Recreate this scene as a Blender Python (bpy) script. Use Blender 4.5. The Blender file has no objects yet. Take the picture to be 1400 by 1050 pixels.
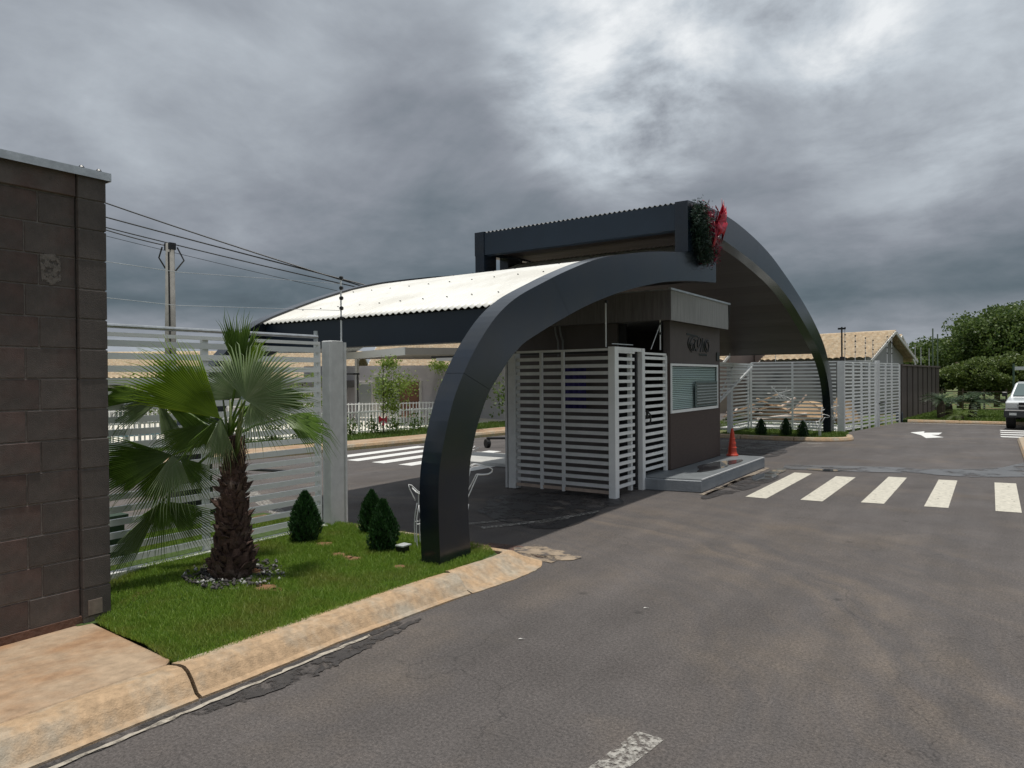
import bpy, math, random
import numpy as np
from mathutils import Vector, Matrix
random.seed(7); rng = np.random.default_rng(7)
S = bpy.context.scene; COL = S.collection
R = math.radians

# ------------------------------------------------------------ camera
cam_d = bpy.data.cameras.new('camera'); cam = bpy.data.objects.new('camera', cam_d); COL.objects.link(cam)
S.camera = cam
cam_d.sensor_width = 36; cam_d.lens = 963/1400*36; cam_d.clip_start = .05; cam_d.clip_end = 3000
yaw, pitch, roll = R(34.4), R(-.5), R(-.45)
Fv = Vector((-math.sin(yaw)*math.cos(pitch), math.cos(yaw)*math.cos(pitch), math.sin(pitch)))
Rv = Vector((math.cos(yaw), math.sin(yaw), 0)); Uv = Rv.cross(Fv)
R2 = math.cos(roll)*Rv + math.sin(roll)*Uv; U2 = -math.sin(roll)*Rv + math.cos(roll)*Uv
M = Matrix((R2, U2, -Fv)).transposed().to_4x4(); M.translation = (0, 0, 1.6)
cam.matrix_world = M

# ------------------------------------------------------------ sun, sky, exposure
SUN = Vector((-.05, .02, -1)).normalized()
sl = bpy.data.lights.new('sun', 'SUN'); sl.energy = 3.2; sl.angle = R(1.2); sl.color = (1, .955, .88)
so = bpy.data.objects.new('sun', sl); COL.objects.link(so); so.location = (0, 0, 30)
so.rotation_euler = SUN.to_track_quat('-Z', 'Y').to_euler()
S.view_settings.view_transform = 'Standard'; S.view_settings.look = 'None'
S.view_settings.exposure = 0; S.view_settings.gamma = 1; S.view_settings.use_curve_mapping = False
W = bpy.data.worlds.new('World'); S.world = W; W.use_nodes = True
def world():
    nt = W.node_tree; N = nt.nodes; L = nt.links; N.clear()
    def nd(t, **k):
        n = N.new(t)
        for a, b in k.items(): setattr(n, a, b)
        return n
    def mth(op, a, b=None, c=None, clamp=False):
        n = nd('ShaderNodeMath', operation=op); n.use_clamp = clamp
        for i, v in enumerate((a, b, c)):
            if v is None: continue
            if isinstance(v, (int, float)): n.inputs[i].default_value = v
            else: L.new(v, n.inputs[i])
        return n.outputs[0]
    tc = nd('ShaderNodeTexCoord').outputs['Generated']
    sp = nd('ShaderNodeSeparateXYZ'); L.new(tc, sp.inputs[0])
    z = mth('MAXIMUM', sp.outputs[2], 0.0)
    k = mth('ADD', z, .26)
    u = mth('DIVIDE', sp.outputs[0], k); v = mth('DIVIDE', sp.outputs[1], k)
    cb = nd('ShaderNodeCombineXYZ'); L.new(u, cb.inputs[0]); L.new(v, cb.inputs[1])
    def noise(sc, det, rough, dist, off):
        mp = nd('ShaderNodeMapping'); mp.inputs['Location'].default_value = off
        L.new(cb.outputs[0], mp.inputs[0])
        n = nd('ShaderNodeTexNoise'); n.inputs['Scale'].default_value = sc; n.inputs['Detail'].default_value = det
        n.inputs['Roughness'].default_value = rough; n.inputs['Distortion'].default_value = dist
        L.new(mp.outputs[0], n.inputs['Vector']); return n.outputs['Fac']
    n1 = noise(1.15, 9, .55, .45, (3.1, 1.7, 0)); n2 = noise(3.2, 8, .58, .25, (7.3, 2.2, 4)); n3 = noise(.28, 3, .5, 0, (1.2, 9.1, 2)); n4 = noise(3.4, 8, .6, .25, (2.3, 4.4, 1))
    # height profile of the overcast: pale gap at the horizon, dark cloud bases above it, lighter towards the zenith
    cr = nd('ShaderNodeValToRGB'); L.new(z, cr.inputs[0]); e = cr.color_ramp.elements
    pts = [(0, .40), (.05, .38), (.075, .30), (.10, .155), (.14, .175), (.21, .29), (.30, .40), (.45, .46), (.7, .5), (1, .6)]
    e[0].position = 0; e[1].position = 1
    for p, c in pts[1:-1]: e.new(p)
    for el, (p, c) in zip(cr.color_ramp.elements, pts): el.position = p; el.color = (c, c, c, 1)
    base = cr.outputs[0]
    # multiplicative cloud relief
    m1 = mth('MULTIPLY_ADD', mth('SUBTRACT', n1, .5), 1.8, 0)
    m2 = mth('MULTIPLY', mth('SUBTRACT', n2, .5), .9)
    m3 = mth('MULTIPLY', mth('SUBTRACT', n3, .5), .5)
    ex = mth('ADD', mth('ADD', m1, m2), m3)
    mul = mth('POWER', 2.718, ex)
    val = mth('MULTIPLY', base, mul)
    # thin breaks where the cloud deck lets light through
    def blob(d, r, g):
        d = Vector(d).normalized()
        dp = nd('ShaderNodeVectorMath', operation='DOT_PRODUCT'); L.new(tc, dp.inputs[0]); dp.inputs[1].default_value = d
        mr = nd('ShaderNodeMapRange'); mr.interpolation_type = 'SMOOTHSTEP'
        L.new(dp.outputs['Value'], mr.inputs[0]); mr.inputs[1].default_value = math.cos(r); mr.inputs[2].default_value = 1.0
        return mth('MULTIPLY', mr.outputs[0], g)
    br = mth('ADD', mth('ADD', blob(BL1, R(12), .56), blob(BL2, R(7), .42)), blob(BL3, R(12), .14))
    brn = mth('MULTIPLY', br, mth('MULTIPLY_ADD', mth('ADD', n2, mth('MULTIPLY', n4, .8)), 2.6, -1.75, clamp=True))
    val = mth('ADD', val, brn)
    val = mth('MINIMUM', val, .92)
    tint = nd('ShaderNodeValToRGB'); L.new(val, tint.inputs[0]); t = tint.color_ramp.elements
    t[0].position = 0; t[0].color = (.0, .0, .0, 1); t[1].position = 1; t[1].color = (.97, .99, 1, 1)
    for p, c in ((.07, (.050, .070, .086, 1)), (.15, (.118, .152, .178, 1)), (.3, (.268, .292, .332, 1)), (.6, (.55, .6, .65, 1))):
        q = t.new(p); q.color = c
    sky = nd('ShaderNodeTexSky', sky_type='NISHITA'); sky.sun_disc = False
    sky.sun_elevation = math.asin(-SUN.z); sky.sun_rotation = math.atan2(-SUN.x, -SUN.y)
    b1 = nd('ShaderNodeBackground'); L.new(sky.outputs[0], b1.inputs[0]); b1.inputs[1].default_value = .06
    b2 = nd('ShaderNodeBackground'); L.new(tint.outputs[0], b2.inputs[0]); b2.inputs[1].default_value = 1
    mx = nd('ShaderNodeMixShader'); mx.inputs[0].default_value = .95
    L.new(b1.outputs[0], mx.inputs[1]); L.new(b2.outputs[0], mx.inputs[2])
    o = nd('ShaderNodeOutputWorld'); L.new(mx.outputs[0], o.inputs[0])
BL1, BL2, BL3 = (-.392, .826, .406), (-.154, .894, .42), (-.06, .94, .33)
world()

# ------------------------------------------------------------ materials
MATS = {}
def mat(name, col, rough=.6, var=.0, vscale=6, bump=0, bscale=40, metal=0, coat=0, col2=None, c2scale=2, c2lo=.45, c2hi=.6,
        rnd=0, spec=.5, trans=0, stretch=None, alpha=1):
    m = bpy.data.materials.new(name); m.use_nodes = True; nt = m.node_tree; N = nt.nodes; L = nt.links
    p = N['Principled BSDF']; p.inputs['Roughness'].default_value = rough; p.inputs['Metallic'].default_value = metal
    p.inputs['Coat Weight'].default_value = coat; p.inputs['Coat Roughness'].default_value = .15
    p.inputs['Specular IOR Level'].default_value = spec
    if trans: p.inputs['Transmission Weight'].default_value = trans
    tc = N.new('ShaderNodeTexCoord'); vec = tc.outputs['Object']
    if stretch:
        mp = N.new('ShaderNodeMapping'); mp.inputs['Scale'].default_value = stretch; L.new(vec, mp.inputs[0]); vec = mp.outputs[0]
    cur = None
    c4 = (*col, 1)
    if col2 is not None:
        n = N.new('ShaderNodeTexNoise'); n.inputs['Scale'].default_value = c2scale; n.inputs['Detail'].default_value = 8; n.inputs['Roughness'].default_value = .62
        L.new(vec, n.inputs['Vector'])
        mr = N.new('ShaderNodeMapRange'); mr.inputs[1].default_value = c2lo; mr.inputs[2].default_value = c2hi; L.new(n.outputs['Fac'], mr.inputs[0])
        mx = N.new('ShaderNodeMix'); mx.data_type = 'RGBA'; L.new(mr.outputs[0], mx.inputs[0])
        mx.inputs[6].default_value = c4; mx.inputs[7].default_value = (*col2, 1); cur = mx.outputs[2]
    if var or rnd:
        mlt = None
        if var:
            n = N.new('ShaderNodeTexNoise'); n.inputs['Scale'].default_value = vscale; n.inputs['Detail'].default_value = 7; n.inputs['Roughness'].default_value = .65
            L.new(vec, n.inputs['Vector'])
            mr = N.new('ShaderNodeMapRange'); mr.inputs[1].default_value = .25; mr.inputs[2].default_value = .75
            mr.inputs[3].default_value = 1-var; mr.inputs[4].default_value = 1+var; L.new(n.outputs['Fac'], mr.inputs[0]); mlt = mr.outputs[0]
        if rnd:
            oi = N.new('ShaderNodeObjectInfo'); mr = N.new('ShaderNodeMapRange'); mr.inputs[3].default_value = 1-rnd; mr.inputs[4].default_value = 1+rnd
            L.new(oi.outputs['Random'], mr.inputs[0])
            if mlt is None: mlt = mr.outputs[0]
            else:
                q = N.new('ShaderNodeMath'); q.operation = 'MULTIPLY'; L.new(mlt, q.inputs[0]); L.new(mr.outputs[0], q.inputs[1]); mlt = q.outputs[0]
        vm = N.new('ShaderNodeVectorMath'); vm.operation = 'SCALE'
        if cur is None: vm.inputs[0].default_value = col
        else: L.new(cur, vm.inputs[0])
        L.new(mlt, vm.inputs['Scale']); cur = vm.outputs[0]
    if cur is None: p.inputs['Base Color'].default_value = c4
    else: L.new(cur, p.inputs['Base Color'])
    if bump:
        n = N.new('ShaderNodeTexNoise'); n.inputs['Scale'].default_value = bscale; n.inputs['Detail'].default_value = 6; L.new(vec, n.inputs['Vector'])
        b = N.new('ShaderNodeBump'); b.inputs['Strength'].default_value = bump; b.inputs['Distance'].default_value = .01
        L.new(n.outputs['Fac'], b.inputs['Height']); L.new(b.outputs[0], p.inputs['Normal'])
    MATS[name] = m; return m
def leafmat(name, c1, c2, rough=.45, trans=.35):
    m = bpy.data.materials.new(name); m.use_nodes = True; nt = m.node_tree; N = nt.nodes; L = nt.links
    p = N['Principled BSDF']; p.inputs['Roughness'].default_value = rough
    g = N.new('ShaderNodeNewGeometry'); mx = N.new('ShaderNodeMix'); mx.data_type = 'RGBA'
    L.new(g.outputs['Random Per Island'], mx.inputs[0]); mx.inputs[6].default_value = (*c1, 1); mx.inputs[7].default_value = (*c2, 1)
    L.new(mx.outputs[2], p.inputs['Base Color'])
    t = N.new('ShaderNodeBsdfTranslucent'); L.new(mx.outputs[2], t.inputs[0])
    ms = N.new('ShaderNodeMixShader'); ms.inputs[0].default_value = trans
    L.new(p.outputs[0], ms.inputs[1]); L.new(t.outputs[0], ms.inputs[2]); L.new(ms.outputs[0], N['Material Output'].inputs[0])
    return m
def patchy(m, scale, col, lo, hi):
    """mix a second colour into a leaf material in soft patches"""
    nt = m.node_tree; N = nt.nodes; L = nt.links; tc = N.new('ShaderNodeTexCoord'); n = N.new('ShaderNodeTexNoise'); n.inputs['Scale'].default_value = scale; n.inputs['Detail'].default_value = 6; n.inputs['Roughness'].default_value = .65
    L.new(tc.outputs['Object'], n.inputs['Vector']); mr = N.new('ShaderNodeMapRange'); mr.inputs[1].default_value = lo; mr.inputs[2].default_value = hi; L.new(n.outputs['Fac'], mr.inputs[0])
    src = [x for x in N if x.type == 'MIX'][0]; mx = N.new('ShaderNodeMix'); mx.data_type = 'RGBA'; L.new(mr.outputs[0], mx.inputs[0]); L.new(src.outputs[2], mx.inputs[6]); mx.inputs[7].default_value = (*col, 1)
    for x in N:
        if x.type in ('BSDF_PRINCIPLED', 'BSDF_TRANSLUCENT'): L.new(mx.outputs[2], x.inputs[0])
    return m
def holed(m, scale, lo, hi, stretch=None):
    """paint / film worn away in patches: transparent where the noise is high"""
    nt = m.node_tree; N = nt.nodes; L = nt.links; p = N['Principled BSDF']
    tc = N.new('ShaderNodeTexCoord'); vec = tc.outputs['Object']
    if stretch:
        mp = N.new('ShaderNodeMapping'); mp.inputs['Scale'].default_value = stretch; L.new(vec, mp.inputs[0]); vec = mp.outputs[0]
    n = N.new('ShaderNodeTexNoise'); n.inputs['Scale'].default_value = scale; n.inputs['Detail'].default_value = 9; n.inputs['Roughness'].default_value = .7
    L.new(vec, n.inputs['Vector'])
    mr = N.new('ShaderNodeMapRange'); mr.inputs[1].default_value = lo; mr.inputs[2].default_value = hi; L.new(n.outputs['Fac'], mr.inputs[0])
    tr = N.new('ShaderNodeBsdfTransparent'); ms = N.new('ShaderNodeMixShader')
    L.new(mr.outputs[0], ms.inputs[0]); L.new(p.outputs[0], ms.inputs[1]); L.new(tr.outputs[0], ms.inputs[2]); L.new(ms.outputs[0], N['Material Output'].inputs[0])
    return m

def asphalt_mat():
    m = bpy.data.materials.new('asphalt'); m.use_nodes = True; nt = m.node_tree; N = nt.nodes; L = nt.links; p = N['Principled BSDF']
    tc = N.new('ShaderNodeTexCoord'); v = tc.outputs['Object']
    def noise(s, d, r=.6, st=None, loc=(0, 0, 0)):
        mp = N.new('ShaderNodeMapping'); mp.inputs['Location'].default_value = loc
        if st: mp.inputs['Scale'].default_value = st
        L.new(v, mp.inputs[0])
        n = N.new('ShaderNodeTexNoise'); n.inputs['Scale'].default_value = s; n.inputs['Detail'].default_value = d; n.inputs['Roughness'].default_value = r
        L.new(mp.outputs[0], n.inputs['Vector']); return n.outputs['Fac']
    def rmp(f, a, b, c, d):
        mr = N.new('ShaderNodeMapRange'); mr.inputs[1].default_value = a; mr.inputs[2].default_value = b; mr.inputs[3].default_value = c; mr.inputs[4].default_value = d
        L.new(f, mr.inputs[0]); return mr.outputs[0]
    def mul(a, b):
        q = N.new('ShaderNodeMath'); q.operation = 'MULTIPLY'
        for i, x in enumerate((a, b)):
            if isinstance(x, float): q.inputs[i].default_value = x
            else: L.new(x, q.inputs[i])
        return q.outputs[0]
    big = rmp(noise(.45, 4), .3, .7, .90, 1.12)
    mid = rmp(noise(2.2, 8, .7), .3, .7, .88, 1.12)
    streak = rmp(noise(1.3, 6, .6, (2.4, .25, 1), (4, 0, 0)), .35, .7, .88, 1.12)
    fine = rmp(noise(60, 5, .9), .36, .64, .45, 1.6)
    spk = N.new('ShaderNodeTexVoronoi'); spk.inputs['Scale'].default_value = 95; L.new(v, spk.inputs['Vector'])
    sp = rmp(spk.outputs['Distance'], 0, .30, 1.7, 1.0)
    tot = mul(mul(mul(big, mid), mul(streak, fine)), sp)
    mx = N.new('ShaderNodeMix'); mx.data_type = 'RGBA'; L.new(rmp(noise(.9, 5, .6, None, (9, 3, 0)), .52, .75, 0, .6), mx.inputs[0])
    mx.inputs[6].default_value = (.088, .078, .074, 1); mx.inputs[7].default_value = (.135, .108, .084, 1)
    # dusty curved tyre tracks of vehicles swinging out of the entrance
    def vmath(op, a, b=None):
        q = N.new('ShaderNodeVectorMath'); q.operation = op; L.new(a, q.inputs[0])
        if b is not None: q.inputs[1].default_value = b
        return q
    wn = noise(.8, 4, .5, None, (5, 5, 0))
    dd = vmath('LENGTH', vmath('SUBTRACT', v, (-4.6, 2.4, 0)).outputs[0]).outputs['Value']
    ad = N.new('ShaderNodeMath'); ad.operation = 'MULTIPLY_ADD'; L.new(wn, ad.inputs[0]); ad.inputs[1].default_value = .9; L.new(dd, ad.inputs[2])
    cb = N.new('ShaderNodeCombineXYZ'); L.new(ad.outputs[0], cb.inputs[0])
    nr = N.new('ShaderNodeTexNoise'); nr.noise_dimensions = '3D'; nr.inputs['Scale'].default_value = 3.4; nr.inputs['Detail'].default_value = 5; nr.inputs['Roughness'].default_value = .6; L.new(cb.outputs[0], nr.inputs['Vector'])
    band = mul(rmp(dd, 3.0, 4.4, 0., 1.), rmp(dd, 5.2, 7.2, 1., 0.))
    trk = mul(mul(rmp(nr.outputs['Fac'], .42, .66, 0., 1.), band), rmp(noise(1.6, 7, .7, None, (1, 6, 0)), .35, .65, .15, 1.))
    mt = N.new('ShaderNodeMix'); mt.data_type = 'RGBA'; L.new(mul(trk, .75), mt.inputs[0]); L.new(mx.outputs[2], mt.inputs[6]); mt.inputs[7].default_value = (.175, .138, .105, 1)
    # fine wandering cracks and dark oil drips
    vc = N.new('ShaderNodeTexVoronoi'); vc.feature = 'DISTANCE_TO_EDGE'; vc.inputs['Scale'].default_value = .55
    wv = N.new('ShaderNodeVectorMath'); wv.operation = 'ADD'; L.new(v, wv.inputs[0]); nz = N.new('ShaderNodeTexNoise'); nz.inputs['Scale'].default_value = 1.6; nz.inputs['Detail'].default_value = 6; L.new(v, nz.inputs['Vector']); L.new(nz.outputs['Color'], wv.inputs[1]); L.new(wv.outputs[0], vc.inputs['Vector'])
    crk = rmp(vc.outputs['Distance'], .0, .004, .62, 1.)
    gate = rmp(noise(.5, 3, .5, None, (3, 3, 0)), .5, .56, 0., 1.)
    cg = N.new('ShaderNodeMath'); cg.operation = 'MAXIMUM'; L.new(crk, cg.inputs[0]); L.new(rmp(gate, 0., 1., 1., 0.), cg.inputs[1])
    vo = N.new('ShaderNodeTexVoronoi'); vo.inputs['Scale'].default_value = 1.7; vo.inputs['Randomness'].default_value = 1; L.new(v, vo.inputs['Vector'])
    drip = rmp(vo.outputs['Distance'], .03, .075, .62, 1.)
    tot = mul(mul(tot, cg.outputs[0]), drip)
    vm = N.new('ShaderNodeVectorMath'); vm.operation = 'SCALE'; L.new(mt.outputs[2], vm.inputs[0]); L.new(tot, vm.inputs['Scale'])
    L.new(vm.outputs[0], p.inputs['Base Color'])
    L.new(rmp(noise(1.1, 5, .6, None, (2, 8, 0)), .3, .7, .62, .95), p.inputs['Roughness'])
    b = N.new('ShaderNodeBump'); b.inputs['Strength'].default_value = .7; b.inputs['Distance'].default_value = .006
    L.new(noise(120, 4, .8), b.inputs['Height']); L.new(b.outputs[0], p.inputs['Normal'])
    return m
ASPH = asphalt_mat()
GROUND = mat('soil_and_grass', (.075, .115, .03), .95, .3, 3, col2=(.20, .13, .07), c2scale=.6, c2lo=.5, c2hi=.65)
LAWNBASE = mat('lawn_soil', (.05, .085, .018), .95, .35, 12, col2=(.20, .095, .045), c2scale=3, c2lo=.56, c2hi=.66)
KERBM = mat('kerb_concrete', (.44, .305, .185), .9, .34, 22, .55, 110, col2=(.38, .325, .25), c2scale=3.2, c2lo=.42, c2hi=.62)
GUTTER = mat('gutter_concrete', (.30, .25, .19), .9, .35, 14, .6, 50, col2=(.12, .10, .09), c2scale=7)
holed(GUTTER, 5, .55, .62, (1, .35, 1))
PAVEM = mat('sidewalk_concrete', (.40, .295, .20), .9, .28, 12, .6, 60, col2=(.34, .205, .115), c2scale=1.9, c2lo=.42, c2hi=.62)
SEALM = mat('asphalt_patch', (.045, .041, .040), .75, .4, 30, .8, 80); holed(SEALM, 6, .5, .58)
PAINT = mat('road_paint', (.56, .53, .45), .7, .28, 16, .2, 90); holed(PAINT, 14, .60, .68)
PAINTW = mat('white_road_paint', (.74, .74, .72), .7, .14, 14); holed(PAINTW, 14, .60, .7)
WORN = mat('worn_road_paint', (.46, .44, .40), .8, .3, 30); holed(WORN, 30, .40, .56)
WATER = mat('standing_water', (.05, .055, .06), .03, .0, spec=.8)
DAMP = mat('damp_asphalt', (.125, .125, .13), .30, .25, 2.5, .25, 130); holed(DAMP, 2.2, .50, .62)
WETDARK = mat('wet_stain', (.045, .041, .041), .55, .3, 5); holed(WETDARK, 3.0, .48, .58, (1, 1, 1))
BLOCK = mat('painted_block', (.092, .078, .071), .85, .22, 14, .45, 160, rnd=.12, col2=(.070, .060, .055), c2scale=5)
BLOCKF = mat('painted_block_field', (.092, .077, .070), .85, .28, 10, .45, 160, rnd=.14, col2=(.092, .062, .055), c2scale=2)
MORTAR = mat('mortar', (.165, .145, .132), .95, .35, 20, .5, 60)
PATCHM = mat('bare_block', (.16, .14, .125), .95, .4, 30, .6, 60); holed(PATCHM, 22, .5, .6)
GALV = mat('galvanised_steel', (.50, .52, .53), .34, .25, 12, .1, 30, metal=.75)
WHITE = mat('white_paint', (.78, .79, .78), .42, .08, 5, rnd=.05)
WHITED = mat('dusty_white_paint', (.66, .665, .66), .5, .14, 8, rnd=.05)
NAVY = mat('dark_cladding', (.006, .012, .022), .2, .2, 2, coat=.25, col2=(.018, .020, .022), c2scale=1.6, c2lo=.42, c2hi=.75, bump=.06, bscale=1.5)
NAVYF = mat('dark_sheet_fascia', (.010, .020, .036), .42, .2, 1.5)
SEAM = mat('panel_seam', (.10, .10, .11), .5)
ROOFW = mat('white_roof_sheet', (.80, .79, .74), .42, .07, 3, col2=(.70, .68, .62), c2scale=1.2)
SOFF = mat('brown_soffit', (.052, .038, .036), .5, .15, 3, rnd=.12, stretch=(.4, 4, 4))
SOFFU = mat('brown_wall_board', (.115, .084, .070), .55, .15, 3, rnd=.05, stretch=(.3, .3, 12))
GHWALL = mat('brown_texture_wall', (.078, .056, .048), .85, .16, 8, .5, 60, stretch=(1, 1, 7))
GHUP = mat('grey_brown_wall', (.098, .084, .079), .85, .12, 4, .3, 40, stretch=(1, 1, .5))
FASC = mat('weathered_fascia', (.27, .265, .26), .7, .30, 6, .2, 30, stretch=(5, 5, .35))
FASCD = mat('streaked_fascia', (.15, .138, .135), .75, .35, 6, .2, 30, stretch=(5, 5, .35))
CONC = mat('painted_concrete', (.24, .26, .28), .6, .2, 5, .3, 40)
CONCT = mat('platform_top', (.17, .185, .195), .5, .25, 4, .3, 40)
GLASSM = mat('window_glass', (.75, .85, .86), .02, spec=.6)
BLINDM = mat('blind_slats', (.90, .91, .89), .5)
DARK = mat('dark_room', (.02, .02, .022), .8)
BLACK = mat('black_plastic', (.012, .012, .013), .4)
BLUE = mat('dark_blue_cloth', (.035, .025, .15), .8, .3, 6)
SIGNM = mat('sign_letters', (.005, .009, .009), .35)
HOUSEW = mat('pale_grey_wall', (.55, .53, .52), .9, .08, .7, .2, 20)
HOUSEP = mat('pinkish_wall', (.36, .28, .25), .9, .1, 1)
HOUSEG = mat('grey_wall', (.48, .475, .465), .9, .1, 1)
CLUBW = mat('lilac_grey_wall', (.66, .63, .66), .9, .05, .6)
WOOD = mat('wood_door', (.26, .115, .070), .5, .3, 10, stretch=(1, 1, 8))
CREAM = mat('cream_wall', (.70, .66, .57), .9, .06, 2)
BARGE = mat('barge_paint', (.72, .70, .66), .6)
TILE = mat('clay_tile', (.58, .44, .29), .85, .3, 4, col2=(.66, .55, .40), c2scale=9)
RED = mat('red_ribbon', (.42, .010, .035), .35, .15, 8)
CONE = mat('cone_red', (.52, .055, .025), .45, .12, 6)
BARK = mat('palm_bark', (.075, .043, .033), .95, .45, 25, 1, 60, col2=(.16, .12, .10), c2scale=8, c2lo=.55, c2hi=.7)
TRUNKM = mat('tree_bark', (.09, .07, .05), .95, .3, 8, .6, 30)
WIREW = mat('white_wire', (.75, .76, .76), .4)
STONE = mat('bed_stone', (.055, .05, .048), .85, .5, 9, .6, 30, col2=(.42, .42, .41), c2scale=11, c2lo=.54, c2hi=.6)
POLEM = mat('pole_concrete', (.24, .235, .22), .9, .25, 3, .3, 20)
PANELM = mat('precast_panel', (.115, .088, .078), .85, .15, 1.2, .3, 20, rnd=.1)
TAN = mat('tan_boards', (.44, .31, .19), .85, .2, 3, rnd=.2)
PINKB = mat('pale_boards', (.60, .50, .43), .85, .2, 3, rnd=.2)
CARP = mat('silver_paint', (.72, .75, .76), .25, coat=.6, metal=.2)
CARG = mat('car_glass', (.10, .14, .14), .05, spec=.8)
TYRE = mat('tyre_rubber', (.02, .02, .02), .85)
LAMPG = mat('headlight_glass', (.55, .57, .56), .08, spec=.8)
CHROME = mat('chrome', (.6, .62, .63), .2, metal=1)
TWIG = mat('stem', (.07, .06, .03), .9)
PLATEM = mat('number_plate', (.10, .11, .12), .4); PLATEC = mat('plate_characters', (.6, .6, .6), .5)
POOLB = mat('pale_blue_paint', (.28, .47, .55), .5)
GRASS = leafmat('grass_blades', (.13, .25, .022), (.26, .37, .055), .5, .45)
patchy(GRASS, 2.2, (.25, .27, .06), .48, .72)
GRASSF = leafmat('far_grass_blades', (.07, .135, .016), (.15, .21, .035), .6, .3)
PALML = leafmat('palm_leaf', (.11, .20, .025), (.17, .28, .045), .36, .45)
PALMB = leafmat('palm_leaf_young', (.20, .32, .012), (.28, .42, .02), .4, .5)
PALMG = leafmat('palm_leaf_grey', (.26, .36, .16), (.36, .44, .24), .36, .35)
PALMD = mat('dry_fibre', (.25, .18, .10), .9)
THUJA = leafmat('thuja_leaf', (.012, .050, .010), (.028, .085, .018), .55, .2)
TREEL = leafmat('tree_leaf', (.055, .105, .024), (.145, .20, .05), .5, .4)
TREEY = leafmat('bush_leaf', (.08, .13, .028), (.17, .22, .055), .5, .35)
LIME = leafmat('lime_leaf', (.16, .25, .03), (.26, .34, .08), .5, .4)
CYC = leafmat('cycad_leaf', (.018, .045, .012), (.04, .08, .02), .45, .2)
WREATHL = leafmat('wreath_leaf', (.008, .025, .015), (.02, .05, .03), .5, .1)
WREATHR = leafmat('wreath_tinsel', (.12, .008, .025), (.34, .012, .05), .4, .1)

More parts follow.
